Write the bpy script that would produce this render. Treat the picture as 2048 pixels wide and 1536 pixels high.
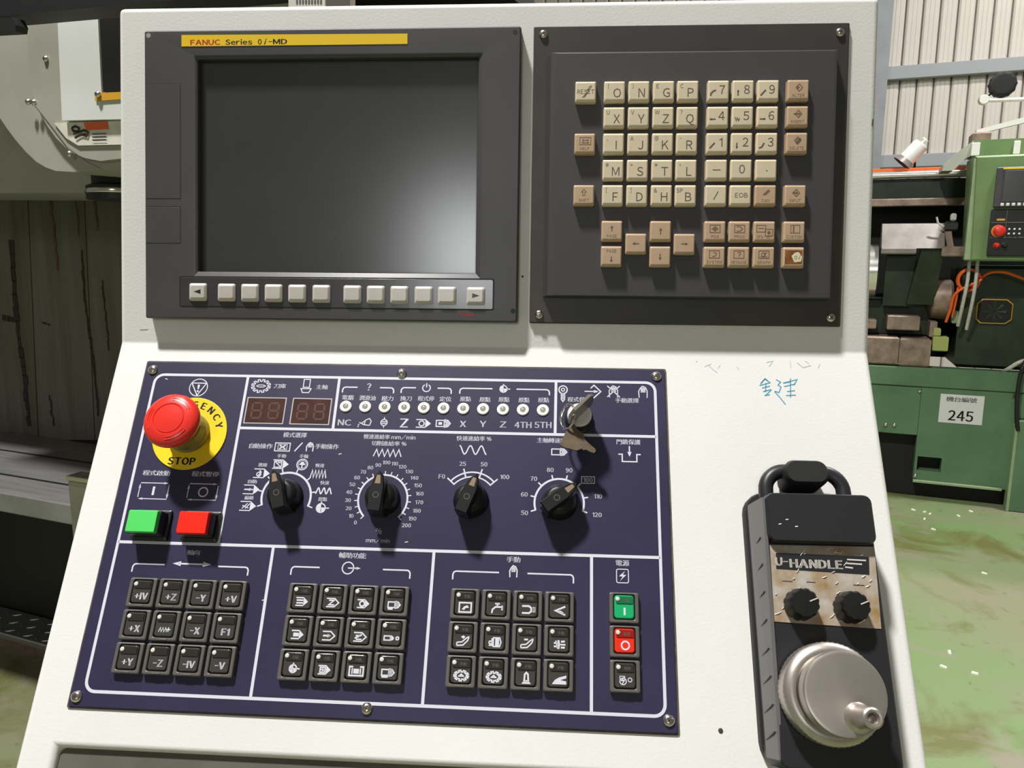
import bpy, math, random
from mathutils import Matrix, Vector, Euler
random.seed(7)
for _o in list(bpy.data.objects):
    bpy.data.objects.remove(_o)
SC = bpy.context.scene
COL = SC.collection
PI = math.pi

# ------------------------------------------------------------------ camera
FPX = 1531.84                                  # focal length in pixels of the 2048 px wide frame
CAM_H = 1.5
M_CAM = (Matrix.Translation((0, 0, CAM_H)) @ Matrix.Rotation(math.radians(80.5), 4, 'X')
         @ Matrix.Rotation(math.radians(0.3638), 4, 'Z'))
cd = bpy.data.cameras.new('camera')
cam = bpy.data.objects.new('camera', cd)
COL.objects.link(cam)
cam.matrix_world = M_CAM
cd.sensor_fit = 'HORIZONTAL'
cd.sensor_width = 36.0
cd.lens = FPX / 2048 * 36.0
cd.clip_start = 0.01
cd.clip_end = 200
SC.camera = cam

# ------------------------------------------------------------------ world, lamps, exposure
w = bpy.data.worlds.new('hall_ambient')
SC.world = w
w.use_nodes = True
w.node_tree.nodes['Background'].inputs[0].default_value = (1.0, 0.945, 0.80, 1)
w.node_tree.nodes['Background'].inputs[1].default_value = 0.15


def area(name, loc, aim, power, size, size_y=None, shape='DISK', color=(1, 1, 1)):
    l = bpy.data.lights.new(name, 'AREA')
    l.energy = power
    l.shape = shape
    l.size = size
    if size_y:
        l.size_y = size_y
    l.color = color
    o = bpy.data.objects.new(name, l)
    COL.objects.link(o)
    o.location = loc
    d = Vector(aim) - Vector(loc)
    o.rotation_euler = d.to_track_quat('-Z', 'Y').to_euler()
    return o


area('high_bay_lamp', (-1.45, -0.06, 6.5), (-1.45, -0.06, 0), 550, 0.45, color=(1.0, 0.985, 0.96))
area('high_bay_lamp', (3.6, 3.4, 6.5), (3.6, 3.4, 0), 360, 0.45, color=(1.0, 0.985, 0.955))  # added lamp, out of view, to light the lathe
area('high_bay_lamp', (5.2, 6.0, 6.5), (5.2, 6.0, 0), 235, 0.45, color=(1.0, 0.985, 0.955))  # added lamp, out of view, to brighten the back wall
# daylight through the tall window of the far wall behind the photographer
area('window_daylight', (-1.72, -9.0, 3.95), (0, 0.6, 1.5), 95, 1.25, 1.5, 'RECTANGLE', (0.97, 0.98, 1.0))
SC.view_settings.view_transform = 'Standard'
SC.view_settings.look = 'None'
SC.view_settings.exposure = 0.0
SC.view_settings.gamma = 1.0
SC.view_settings.use_curve_mapping = False

# ------------------------------------------------------------------ frames of the two panel faces
CU = Vector((323.584, -243.562, 588.378))      # camera position in the upper-face frame (mm)
RU = Euler((-0.038767, 0.063919, 0.014475), 'XYZ').to_matrix()
TH, YF = 0.41691, -239.138                     # fold angle, fold height
M_U = M_CAM @ (Matrix.Translation(CU * 0.001) @ RU.to_4x4()).inverted()
_ux, _uy, _uz = Vector((1, 0, 0)), Vector((0, math.cos(TH), -math.sin(TH))), Vector((0, math.sin(TH), math.cos(TH)))
M_LU = Matrix.Translation((0, YF * 0.001, 0)) @ Matrix((
    (1, 0, 0, 0), (0, _uy.y, _uz.y, 0), (0, _uy.z, _uz.z, 0), (0, 0, 0, 1)))
M_L = M_U @ M_LU                               # lower face: x right, y up the slope, z out of the face


def _ray(x, y):
    return RU @ Vector(((x - 1024) / FPX, -(y - 768) / FPX, -1))


def UP(x, y, z=0.0):                           # point of the upper face (mm) seen at a place of the photo
    d = _ray(x, y)
    q = CU + d * ((z - CU.z) / d.z)
    return (q.x, q.y)


def LP(x, y, z=2.1):                           # the same for the sloping lower face
    d = _ray(x, y)
    o = Vector((0, YF, 0))
    q = CU + d * ((z - (CU - o).dot(_uz)) / d.dot(_uz)) - o
    return (q.x, q.dot(_uy))


def WP(x, y, Y):                               # world point at depth Y
    d = M_CAM.to_3x3() @ Vector(((x - 1024) / FPX, -(y - 768) / FPX, -1))
    return Vector((0, 0, CAM_H)) + d * (Y / d.y)


# ------------------------------------------------------------------ materials
MATS = {}


def mat(name, col, rough=0.5, metal=0.0, bump=0.0, bscale=300.0, var=0.0, vscale=8.0, var2=None, spec=0.5,
        emit=0.0, coat=0.0, detail=4.0, trans=0.0, alpha=1.0, ior=1.45, stretch=None):
    m = bpy.data.materials.new(name)
    m.use_nodes = True
    nt = m.node_tree
    b = nt.nodes['Principled BSDF']
    b.inputs['Base Color'].default_value = (*col, 1)
    b.inputs['Roughness'].default_value = rough
    b.inputs['Metallic'].default_value = metal
    b.inputs['Specular IOR Level'].default_value = spec
    b.inputs['IOR'].default_value = ior
    b.inputs['Transmission Weight'].default_value = trans
    b.inputs['Alpha'].default_value = alpha
    b.inputs['Coat Weight'].default_value = coat
    b.inputs['Coat Roughness'].default_value = 0.08
    if emit:
        b.inputs['Emission Color'].default_value = (*col, 1)
        b.inputs['Emission Strength'].default_value = emit
    tc = nt.nodes.new('ShaderNodeTexCoord')
    vec = tc.outputs['Object']
    if stretch:
        mp = nt.nodes.new('ShaderNodeMapping')
        mp.inputs['Scale'].default_value = stretch
        nt.links.new(vec, mp.inputs[0])
        vec = mp.outputs[0]
    if var > 0:
        n = nt.nodes.new('ShaderNodeTexNoise')
        n.inputs['Scale'].default_value = vscale
        n.inputs['Detail'].default_value = detail
        n.inputs['Roughness'].default_value = 0.6
        nt.links.new(vec, n.inputs['Vector'])
        r = nt.nodes.new('ShaderNodeValToRGB')
        r.color_ramp.elements[0].position = 0.35
        r.color_ramp.elements[1].position = 0.68
        c2 = var2 if var2 else tuple(c * (1 - var) for c in col)
        r.color_ramp.elements[0].color = (*col, 1)
        r.color_ramp.elements[1].color = (*c2, 1)
        nt.links.new(n.outputs['Fac'], r.inputs[0])
        nt.links.new(r.outputs[0], b.inputs['Base Color'])
    if bump > 0:
        n2 = nt.nodes.new('ShaderNodeTexNoise')
        n2.inputs['Scale'].default_value = bscale
        n2.inputs['Detail'].default_value = 2.0
        nt.links.new(tc.outputs['Object'], n2.inputs['Vector'])
        bp = nt.nodes.new('ShaderNodeBump')
        bp.inputs['Strength'].default_value = bump
        bp.inputs['Distance'].default_value = 0.0002
        nt.links.new(n2.outputs['Fac'], bp.inputs['Height'])
        nt.links.new(bp.outputs[0], b.inputs['Normal'])
    MATS[name] = m
    return m


mat('cab_paint', (0.735, 0.725, 0.70), 0.36, bump=0.5, bscale=520, var=0.06, vscale=6)
mat('cab_inner', (0.12, 0.115, 0.09), 0.6, var=0.35, vscale=14)
mat('bezel', (0.062, 0.060, 0.064), 0.42, bump=0.12, bscale=1500, var=0.12, vscale=12)
mat('bezel_lip', (0.075, 0.073, 0.076), 0.22, spec=0.9)
mat('groove', (0.012, 0.012, 0.012), 0.6)
mat('screen', (0.040, 0.043, 0.040), 0.20, spec=0.95, var=0.2, vscale=7)
mat('strip_film', (0.050, 0.048, 0.050), 0.20, spec=0.7, var=0.15, vscale=40)
mat('soft_key', (0.56, 0.52, 0.48), 0.3, var=0.06, vscale=60)
mat('yellow_tape', (0.78, 0.52, 0.012), 0.4)
mat('red_ink', (0.62, 0.03, 0.012), 0.5)
mat('black_ink', (0.018, 0.016, 0.014), 0.6)
mat('grey_ink', (0.10, 0.085, 0.065), 0.7)
mat('brown_ink', (0.17, 0.105, 0.07), 0.7)
mat('mdi_plate', (0.036, 0.034, 0.035), 0.45, bump=0.1, bscale=1200, var=0.3, vscale=18, var2=(0.05, 0.045, 0.036))
mat('mdi_raised', (0.052, 0.050, 0.053), 0.5, bump=0.1, bscale=1500)
mat('key_cream', (0.69, 0.585, 0.42), 0.42, var=0.1, vscale=90)
mat('key_tan', (0.52, 0.365, 0.24), 0.42, var=0.14, vscale=90)
mat('key_stain', (0.30, 0.11, 0.025), 0.35, var=0.7, vscale=150, var2=(0.09, 0.03, 0.012))
mat('key_chip', (0.74, 0.66, 0.46), 0.45)
mat('screw', (0.62, 0.57, 0.52), 0.24, metal=1.0)
mat('plate_edge', (0.12, 0.10, 0.075), 0.6, var=0.6, vscale=60)
mat('navy', (0.024, 0.021, 0.060), 0.42, bump=0.12, bscale=900, var=0.22, vscale=12)
mat('print_white', (0.60, 0.60, 0.66), 0.5)
mat('print_grey', (0.36, 0.36, 0.42), 0.5)
mat('led_white', (0.82, 0.80, 0.74), 0.3)
mat('led_core', (0.34, 0.31, 0.28), 0.2)
mat('digit_window', (0.070, 0.030, 0.024), 0.22, var=0.3, vscale=60, spec=0.7)
mat('digit_dim', (0.092, 0.046, 0.037), 0.35)
mat('window_rim', (0.42, 0.40, 0.40), 0.4)
mat('estop_red', (0.70, 0.030, 0.020), 0.28, spec=0.6)
mat('estop_yellow', (0.86, 0.60, 0.006), 0.45, var=0.1, vscale=40)
mat('estop_collar', (0.36, 0.29, 0.06), 0.35, var=0.8, vscale=60, var2=(0.10, 0.09, 0.07))
mat('btn_green', (0.085, 0.60, 0.125), 0.3, spec=0.4)
mat('btn_red', (0.80, 0.022, 0.010), 0.3, spec=0.4)
mat('black_plastic', (0.014, 0.014, 0.015), 0.34)
mat('black_matt', (0.010, 0.010, 0.010), 0.6)
mat('knob_black', (0.009, 0.009, 0.009), 0.40, spec=0.35)
mat('knob_tip', (0.50, 0.36, 0.25), 0.25, metal=0.6)
mat('pointer_grey', (0.30, 0.29, 0.27), 0.4)
mat('btn_housing', (0.098, 0.090, 0.080), 0.42)
mat('btn_well', (0.010, 0.010, 0.010), 0.4)
mat('btn_cap', (0.050, 0.047, 0.042), 0.13, spec=0.7)
mat('btn_strip', (0.026, 0.023, 0.020), 0.2, spec=0.6)
mat('lamp_lens', (0.62, 0.60, 0.56), 0.2)
mat('cap_green', (0.012, 0.36, 0.13), 0.18)
mat('cap_red', (0.72, 0.030, 0.012), 0.18)
mat('cap_green_dark', (0.010, 0.14, 0.055), 0.2)
mat('cap_red_dark', (0.26, 0.012, 0.008), 0.2)
mat('chrome', (0.72, 0.70, 0.67), 0.16, metal=1.0)
mat('lock_alu', (0.80, 0.77, 0.73), 0.38, metal=0.5)
mat('key_steel', (0.30, 0.265, 0.22), 0.32, metal=0.7)
mat('key_brass', (0.15, 0.11, 0.07), 0.42, metal=0.35, var=0.3, vscale=120)
mat('pendant_black', (0.016, 0.016, 0.018), 0.40, bump=0.15, bscale=900)
mat('pendant_side', (0.115, 0.11, 0.11), 0.3)
mat('pendant_face', (0.42, 0.39, 0.345), 0.35, var=0.5, vscale=55, var2=(0.27, 0.17, 0.07), bump=0.4, bscale=140)
mat('pendant_ink', (0.02, 0.02, 0.022), 0.3)
mat('pendant_text', (0.55, 0.51, 0.46), 0.35)
mat('wheel_steel', (0.50, 0.455, 0.41), 0.38, metal=0.85, bump=0.06, bscale=600, var=0.15, vscale=30)
mat('wheel_dark', (0.25, 0.21, 0.17), 0.36, metal=0.9, var=0.5, vscale=60)
mat('ink_blue', (0.07, 0.30, 0.42), 0.6)
mat('ink_faint', (0.40, 0.49, 0.56), 0.6)
mat('speck', (0.80, 0.76, 0.68), 0.3)
mat('dark_speck', (0.05, 0.035, 0.025), 0.6)
# the hall and the machines
mat('wall_sheet', (0.60, 0.56, 0.50), 0.5, var=0.06, vscale=3)
mat('column_paint', (0.27, 0.285, 0.30), 0.5, var=0.15, vscale=4)
mat('girt_paint', (0.30, 0.315, 0.33), 0.5)
mat('green_paint', (0.17, 0.27, 0.105), 0.42, var=0.25, vscale=3.5)
mat('green_dark', (0.022, 0.038, 0.018), 0.45, var=0.5, vscale=9)
mat('green_light', (0.30, 0.40, 0.22), 0.4, var=0.2, vscale=8)
mat('green_apron', (0.115, 0.215, 0.115), 0.42, var=0.25, vscale=3)
mat('hood_pale', (0.46, 0.48, 0.40), 0.4, var=0.15, vscale=8)
mat('hollow_shade', (0.008, 0.008, 0.007), 0.7)  # near-black that paints in the shade of the lathe's hollows
mat('rust_steel', (0.34, 0.25, 0.19), 0.42, metal=0.3, var=0.5, vscale=14)
mat('pale_steel', (0.24, 0.215, 0.195), 0.4, metal=0.15, var=0.3, vscale=12)
mat('bright_steel', (0.85, 0.84, 0.82), 0.22, metal=0.9)
mat('orange_hose', (0.80, 0.13, 0.018), 0.35)
mat('white_hose', (0.62, 0.60, 0.55), 0.45, var=0.3, vscale=80)
mat('paper', (0.70, 0.69, 0.70), 0.6)
mat('ink_grey', (0.10, 0.10, 0.11), 0.6)
mat('white_enamel', (0.80, 0.79, 0.74), 0.35)
mat('lamp_white', (0.86, 0.86, 0.84), 0.3)
mat('olive_box', (0.36, 0.40, 0.12), 0.45)
mat('mill_paint', (0.33, 0.325, 0.275), 0.42, var=0.18, vscale=5)
mat('mill_paint_white', (0.62, 0.635, 0.61), 0.4, var=0.08, vscale=5)
mat('mill_wall', (0.15, 0.145, 0.12), 0.5, var=0.4, vscale=3, stretch=(5, 5, 0.35), var2=(0.10, 0.085, 0.055), detail=6)
mat('mill_grime', (0.03, 0.025, 0.02), 0.7)
mat('mill_rust', (0.17, 0.09, 0.035), 0.6, var=0.5, vscale=20)
mat('mill_table', (0.26, 0.255, 0.245), 0.35, metal=0.3, var=0.3, vscale=4, stretch=(1, 14, 1))
mat('mill_black', (0.012, 0.012, 0.014), 0.5)
mat('warn_white', (0.66, 0.63, 0.55), 0.5, var=0.15, vscale=30)
mat('warn_orange', (0.72, 0.12, 0.04), 0.5)
mat('warn_amber', (0.62, 0.33, 0.03), 0.4)
mat('tread_steel', (0.50, 0.50, 0.50), 0.3, metal=0.8)


def floor_mat():
    m = bpy.data.materials.new('hall_floor')
    m.use_nodes = True
    nt = m.node_tree
    b = nt.nodes['Principled BSDF']
    b.inputs['Roughness'].default_value = 0.42
    tc = nt.nodes.new('ShaderNodeTexCoord')

    def noise(scale, detail, rough, off):
        mp = nt.nodes.new('ShaderNodeMapping')
        mp.inputs['Location'].default_value = off
        nt.links.new(tc.outputs['Object'], mp.inputs[0])
        n = nt.nodes.new('ShaderNodeTexNoise')
        n.inputs['Scale'].default_value = scale
        n.inputs['Detail'].default_value = detail
        n.inputs['Roughness'].default_value = rough
        n.inputs['Distortion'].default_value = 0.6
        nt.links.new(mp.outputs[0], n.inputs['Vector'])
        return n.outputs['Fac']

    def ramp(fac, p0, p1):
        r = nt.nodes.new('ShaderNodeMapRange')
        r.inputs[1].default_value = p0
        r.inputs[2].default_value = p1
        nt.links.new(fac, r.inputs[0])
        return r.outputs[0]

    def mix(fac, a, bcol):
        x = nt.nodes.new('ShaderNodeMix')
        x.data_type = 'RGBA'
        nt.links.new(fac, x.inputs[0])
        for s, c in ((6, a), (7, bcol)):
            if isinstance(c, tuple):
                x.inputs[s].default_value = (*c, 1)
            else:
                nt.links.new(c, x.inputs[s])
        return x.outputs[2]
    c = mix(ramp(noise(0.9, 6, 0.6, (3, 1, 0)), 0.38, 0.62), (0.175, 0.275, 0.105), (0.25, 0.235, 0.15))
    c = mix(ramp(noise(2.0, 6, 0.6, (9, 4, 0)), 0.50, 0.62), c, (0.145, 0.150, 0.045))
    c = mix(ramp(noise(1.5, 7, 0.65, (-4, 7, 0)), 0.55, 0.66), c, (0.27, 0.235, 0.18))
    c = mix(ramp(noise(14, 4, 0.7, (2, 2, 0)), 0.62, 0.75), c, (0.13, 0.125, 0.075))
    nt.links.new(c, b.inputs['Base Color'])
    MATS['floor'] = m


floor_mat()

# ------------------------------------------------------------------ mesh helpers
TXT = {}


def glyph(ch):
    """outline of one character from the built-in fonts, as flat faces (Latin letters use their full-width, plain sans forms)"""
    if ch in TXT:
        return TXT[ch]
    if ch in 'I1':                               # plain strokes without serifs
        pts = [(0, 0), (0.092, 0), (0.092, 0.733), (0, 0.733)] if ch == 'I' else [(0.20, 0), (0.292, 0), (0.292, 0.733), (0.215, 0.733), (0.15, 0.655), (0.0, 0.60), (0.0, 0.53), (0.20, 0.59)]
        TXT[ch] = (pts, [tuple(range(len(pts)))] if ch == 'I' else [(0, 1, 2, 3, 4, 7), (4, 5, 6, 7)], max(p[0] for p in pts))
        return TXT[ch]
    body = chr(ord(ch) + 0xFEE0) if 0x21 <= ord(ch) <= 0x7e else ch
    c = bpy.data.curves.new('t', 'FONT')
    c.body = body
    c.size = 1.0
    c.resolution_u = 2
    o = bpy.data.objects.new('t', c)
    COL.objects.link(o)
    bpy.context.view_layer.update()
    me = bpy.data.meshes.new_from_object(o.evaluated_get(bpy.context.evaluated_depsgraph_get()))
    vs = [(v.co.x, v.co.y) for v in me.vertices]
    fs = [tuple(p.vertices) for p in me.polygons]
    bpy.data.objects.remove(o)
    bpy.data.curves.remove(c)
    bpy.data.meshes.remove(me)
    x0, x1 = min(v[0] for v in vs), max(v[0] for v in vs)
    TXT[ch] = ([(x - x0, y) for x, y in vs], fs, x1 - x0)
    return TXT[ch]


def text_geo(s, bold=False):
    k = (s, bold)
    if k in TXT:
        return TXT[k]
    vs, fs, cur = [], [], 0.0
    for ch in s:
        if ch == ' ':
            cur += 0.28
            continue
        gv, gf, gw = glyph(ch)
        cjk = ord(ch) > 0x2e80
        sx = {'-': 0.42, '+': 0.66, '=': 0.6}.get(ch, 1.0 if cjk else 0.92)
        sy = 0.66 if ch == '+' else 1.0
        for dx, dy in (((-0.016, 0), (0.016, 0.008)) if bold and cjk else (((-0.028, 0), (0, 0.012), (0.028, 0)) if bold == 1 else (((-0.055, -0.012), (-0.02, 0.014), (0.02, -0.014), (0.055, 0.012)) if bold else ((0, 0),)))):
            n = len(vs)
            vs += [(cur + x * sx + dx, 0.36 + (y - 0.36) * sy + dy) for x, y in gv]
            fs += [tuple(i + n for i in f) for f in gf]
        cur += gw * sx + (0.05 if cjk else (0.17 if bold == 2 else 0.12))
    y0, y1 = min(v[1] for v in vs), max(v[1] for v in vs)
    x0, x1 = min(v[0] for v in vs), max(v[0] for v in vs)
    TXT[k] = (vs, fs, x0, x1, y0, y1)
    return TXT[k]


class MB:
    def __init__(self, s=0.001):
        self.v, self.f, self.s = [], [], s

    def add(self, vs, fs):
        n = len(self.v)
        self.v += [tuple(p) for p in vs]
        self.f += [tuple(i + n for i in q) for q in fs]
        return self

    def loft(self, rings, cap0=True, cap1=True, closed=True):
        n = len(rings[0])
        vs = [p for r in rings for p in r]
        fs = []
        for k in range(len(rings) - 1):
            for i in range(n if closed else n - 1):
                j = (i + 1) % n
                fs.append((k * n + i, k * n + j, (k + 1) * n + j, (k + 1) * n + i))
        if cap0:
            fs.append(tuple(range(n - 1, -1, -1)))
        if cap1:
            fs.append(tuple((len(rings) - 1) * n + i for i in range(n)))
        return self.add(vs, fs)

    @staticmethod
    def rr(cx, cy, w, h, r, z, n=3):
        r = min(r, w / 2 - 1e-4, h / 2 - 1e-4)
        pts = []
        for (sx, sy, a0) in ((1, 1, 0), (-1, 1, 90), (-1, -1, 180), (1, -1, 270)):
            for k in range(n + 1):
                a = math.radians(a0 + 90 * k / n)
                pts.append((cx + sx * (w / 2 - r) + r * math.cos(a), cy + sy * (h / 2 - r) + r * math.sin(a), z))
        return pts

    def rbox(self, cx, cy, w, h, r, z0, z1, ch=0.5, n=3):
        return self.loft([self.rr(cx, cy, w, h, r, z0, n), self.rr(cx, cy, w, h, r, z1 - ch, n),
                          self.rr(cx, cy, w - 0.6 * ch, h - 0.6 * ch, r, z1 - 0.3 * ch, n),
                          self.rr(cx, cy, w - 2 * ch, h - 2 * ch, max(r - ch, 0.05), z1, n)])

    def box(self, x0, x1, y0, y1, z0, z1):
        vs = [(x, y, z) for z in (z0, z1) for y in (y0, y1) for x in (x0, x1)]
        return self.add(vs, [(0, 2, 3, 1), (4, 5, 7, 6), (0, 1, 5, 4), (2, 6, 7, 3), (0, 4, 6, 2), (1, 3, 7, 5)])

    def cbox(self, x0, x1, y0, y1, z0, z1, b):
        """box with chamfered edges"""
        def ring(i, z):
            return [(x0 + i, y0 + i, z), (x1 - i, y0 + i, z), (x1 - i, y1 - i, z), (x0 + i, y1 - i, z)]
        return self.loft([ring(b, z0), ring(0, z0 + b), ring(0, z1 - b), ring(b, z1)])

    def lathe(self, prof, cx=0, cy=0, n=32, cap0=True, cap1=True, axis='z', rn=None):
        rings = []
        for r, z in prof:
            ring = []
            for i in range(n):
                a = 2 * PI * i / n
                rr = r if rn is None else rn(r, z, i)
                p = (rr * math.cos(a), rr * math.sin(a), z)
                if axis == 'x':
                    p = (z, p[0], p[1])
                elif axis == 'y':
                    p = (p[1], z, p[0])
                ring.append((p[0] + cx, p[1] + cy, p[2]))
            rings.append(ring)
        return self.loft(rings, cap0, cap1)

    def tube(self, pts, r, n=10, closed=False):
        P = [Vector(p) for p in pts]
        rings = []
        m = len(P)
        up = Vector((0.13, 0.21, 0.97))
        for i, p in enumerate(P):
            if closed:
                t = (P[(i + 1) % m] - P[i - 1]).normalized()
            else:
                t = (P[min(i + 1, m - 1)] - P[max(i - 1, 0)]).normalized()
            a = t.cross(up)
            if a.length < 1e-3:
                a = t.cross(Vector((1, 0, 0)))
            a.normalize()
            b = t.cross(a)
            rr = r(i / (m - 1)) if callable(r) else r
            rings.append([tuple(p + (a * math.cos(2 * PI * k / n) + b * math.sin(2 * PI * k / n)) * rr) for k in range(n)])
        if closed:
            rings.append(rings[0])
        return self.loft(rings, not closed, not closed)

    def prism(self, pts, z0, z1):
        n = len(pts)
        return self.loft([[(x, y, z0) for x, y in pts], [(x, y, z1) for x, y in pts]])

    # flat print -------------------------------------------------------------
    def poly(self, pts, z):
        return self.add([(x, y, z) for x, y in pts], [tuple(range(len(pts)))])

    def stroke(self, pts, wd, z, closed=False):
        P = [Vector(p) for p in pts]
        n = len(P)
        L, Rr = [], []
        for i in range(n):
            a = P[i - 1] if (i > 0 or closed) else None
            c = P[(i + 1) % n] if (i < n - 1 or closed) else None
            d1 = (P[i] - a).normalized() if a is not None else None
            d2 = (c - P[i]).normalized() if c is not None else None
            if d1 is None:
                d1 = d2
            if d2 is None:
                d2 = d1
            n1, n2 = Vector((-d1.y, d1.x)), Vector((-d2.y, d2.x))
            mt = n1 + n2
            if mt.length < 1e-4:
                mt = n1
            mt.normalize()
            k = 1 / max(0.45, mt.dot(n1))
            L.append(P[i] + mt * (wd / 2 * k))
            Rr.append(P[i] - mt * (wd / 2 * k))
        vs = [(p.x, p.y, z) for p in L] + [(p.x, p.y, z) for p in Rr]
        fs = []
        for i in range(n if closed else n - 1):
            j = (i + 1) % n
            fs.append((n + i, n + j, j, i))
        return self.add(vs, fs)

    def arc(self, cx, cy, r, a0, a1, wd, z, n=28):
        return self.stroke([(cx + r * math.cos(math.radians(a0 + (a1 - a0) * k / n)),
                             cy + r * math.sin(math.radians(a0 + (a1 - a0) * k / n))) for k in range(n + 1)], wd, z)

    def ring(self, cx, cy, r, wd, z, n=28):
        return self.stroke([(cx + r * math.cos(2 * PI * k / n), cy + r * math.sin(2 * PI * k / n)) for k in range(n)], wd, z, True)

    def disc(self, cx, cy, r, z, n=24):
        return self.poly([(cx + r * math.cos(2 * PI * k / n), cy + r * math.sin(2 * PI * k / n)) for k in range(n)], z)

    def text(self, s, cx, cy, h, z, bold=True, wmax=None, rot=0.0, wfix=None, shear=0.0):
        vs, fs, x0, x1, y0, y1 = text_geo(s, bold)
        cap = 0.92 if any(ord(c) > 0x2e80 for c in s) else CAPH
        k = h / cap
        kx = k
        if wfix:
            kx = wfix / (x1 - x0)
        elif wmax and (x1 - x0) * k > wmax:
            kx = wmax / (x1 - x0)
        ym = (y0 + y1) / 2 if cap > 0.8 else CAPM_
        ca, sa = math.cos(rot), math.sin(rot)
        out = []
        for x, y in vs:
            X = (x - (x0 + x1) / 2) * kx
            Y = (y - ym) * k
            X += shear * Y
            out.append((cx + X * ca - Y * sa, cy + X * sa + Y * ca, z))
        return self.add(out, fs)

    def icon(self, ic, cx, cy, sx, sy, wd, z):
        for it in ic:
            kind = it[0]
            if kind == 's':
                self.stroke([(cx + x * sx, cy + y * sy) for x, y in it[1]], wd * (it[2] if len(it) > 2 else 1), z)
            elif kind == 'l':
                self.stroke([(cx + x * sx, cy + y * sy) for x, y in it[1]], wd * (it[2] if len(it) > 2 else 1), z, True)
            elif kind == 'f':
                self.poly([(cx + x * sx, cy + y * sy) for x, y in it[1]], z)
            elif kind == 'c':
                x, y, r = it[1]
                m = min(sx, sy)
                self.ring(cx + x * sx, cy + y * sy, r * m, wd * (it[2] if len(it) > 2 else 1), z)
            elif kind == 'd':
                x, y, r = it[1]
                self.disc(cx + x * sx, cy + y * sy, r * min(sx, sy), z)
        return self

    def mesh(self, name, material, smooth=True, ang=38):
        me = bpy.data.meshes.new(name)
        s = self.s
        me.from_pydata([(x * s, y * s, z * s) for x, y, z in self.v], [], self.f)
        me.materials.append(MATS[material])
        if smooth:
            me.shade_smooth()
            me.set_sharp_from_angle(angle=math.radians(ang))
            me['smooth'] = 1
        me.update()
        return me

    def build(self, name, material, parent=None, smooth=True, ang=38, loc=None):
        return inst(name, self.mesh(name, material, smooth, ang), parent, loc)


for _c in sorted(set('ABCDEFGHJKLMNOPQRSTUVWXYZ023456789ceimnrs()?,@-#=*+[]&/%.電腦潤滑油壓力換刀程式停定位原點庫主軸保護手動選擇模自操作慢速進給率切削快轉門鎖啟暫編輯連線輪向輔助功能源照明機台號')):
    glyph(_c)
_h = glyph('H')[0]
CAPH = max(v[1] for v in _h) - min(v[1] for v in _h)
CAPM_ = (max(v[1] for v in _h) + min(v[1] for v in _h)) / 2


def inst(name, me, parent=None, loc=None):
    o = bpy.data.objects.new(name, me)
    COL.objects.link(o)
    if parent is not None:
        o.parent = parent
    if loc is not None:
        o.location = loc
    if me.get('smooth'):
        wn = o.modifiers.new('normals', 'WEIGHTED_NORMAL')
        wn.weight = 50
        wn.keep_sharp = True
    return o


def tag(o, label, cat, group=None):
    o['label'] = label
    o['category'] = cat
    if group:
        o['group'] = group
    return o


def structure(o):
    o['kind'] = 'structure'
    return o


def thing(name, label, cat, M, group=None):
    o = bpy.data.objects.new(name, None)
    o.empty_display_size = 0.02
    COL.objects.link(o)
    o.matrix_world = M
    return tag(o, label, cat, group)


def mm(x, y, z=0):
    return (x * 0.001, y * 0.001, z * 0.001)

# ================================================================== STRUCTURE
fl = MB(1.0)
fl.box(-8, 14, -12, 16, -0.1, 0)
structure(fl.build('floor', 'floor', smooth=False))

YAW = math.radians(-22)
AX, AY = Vector((math.cos(YAW), math.sin(YAW), 0)), Vector((-math.sin(YAW), math.cos(YAW), 0))


def yaw_frame(p):
    return Matrix(((AX.x, AY.x, 0, p[0]), (AX.y, AY.y, 0, p[1]), (0, 0, 1, p[2]), (0, 0, 0, 1)))


# sheet metal wall: every pressed sheet is a piece of its own
wallM = yaw_frame((4.398, 9.5, 0))
wall = MB(1.0)
wall.box(-6, 8, 0.06, 0.12, 0, 8)
wo = structure(wall.build('wall_back', 'girt_paint', smooth=False))
wo.matrix_world = wallM
pm = MB(1.0)
prof = [(0.004, 0.055), (0.012, 0.012), (0.030, 0.0), (0.060, 0.0), (0.068, 0.003), (0.076, 0.0), (0.106, 0.0), (0.114, 0.003),
        (0.122, 0.0), (0.152, 0.0), (0.170, 0.012), (0.176, 0.055)]
pm.loft([[(x, y, z) for x, y in prof] for z in (0.0, 8.0)], False, False, closed=False)
pme = pm.mesh('wall_sheet', 'wall_sheet', True, 20)
for k in range(68):
    inst('wall_sheet', pme, wo, (-2.88 - 0.1775 * 15 + 0.1775 * k, 0, 0))
for zz in (3.628, 2.632):
    g = MB(1.0)
    g.cbox(-5.5, 7.5, -0.09, -0.005, zz - 0.075, zz + 0.075, 0.008)
    g.build('girt', 'girt_paint', wo)
cl = MB(1.0)
cl.cbox(-0.19, -0.012, -0.33, -0.10, 0, 8, 0.01)
cl.cbox(-0.19, -0.17, -0.34, -0.09, 0, 8, 0.004)
co = structure(cl.build('column', 'column_paint'))
co.matrix_world = wallM

# ================================================================== CONTROL CABINET
XL, XR, YT = -26.6, 553.0, 22.3
cab = thing('control_cabinet', 'off-white painted sheet metal cabinet that carries the screen, keyboard and switch panel', 'cabinet', M_U)
# front sheet: upper face, rounded fold, lower face with a cut-out at its foot
def low3(u, v):
    return (u, YF - v * math.cos(TH), v * math.sin(TH))


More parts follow.
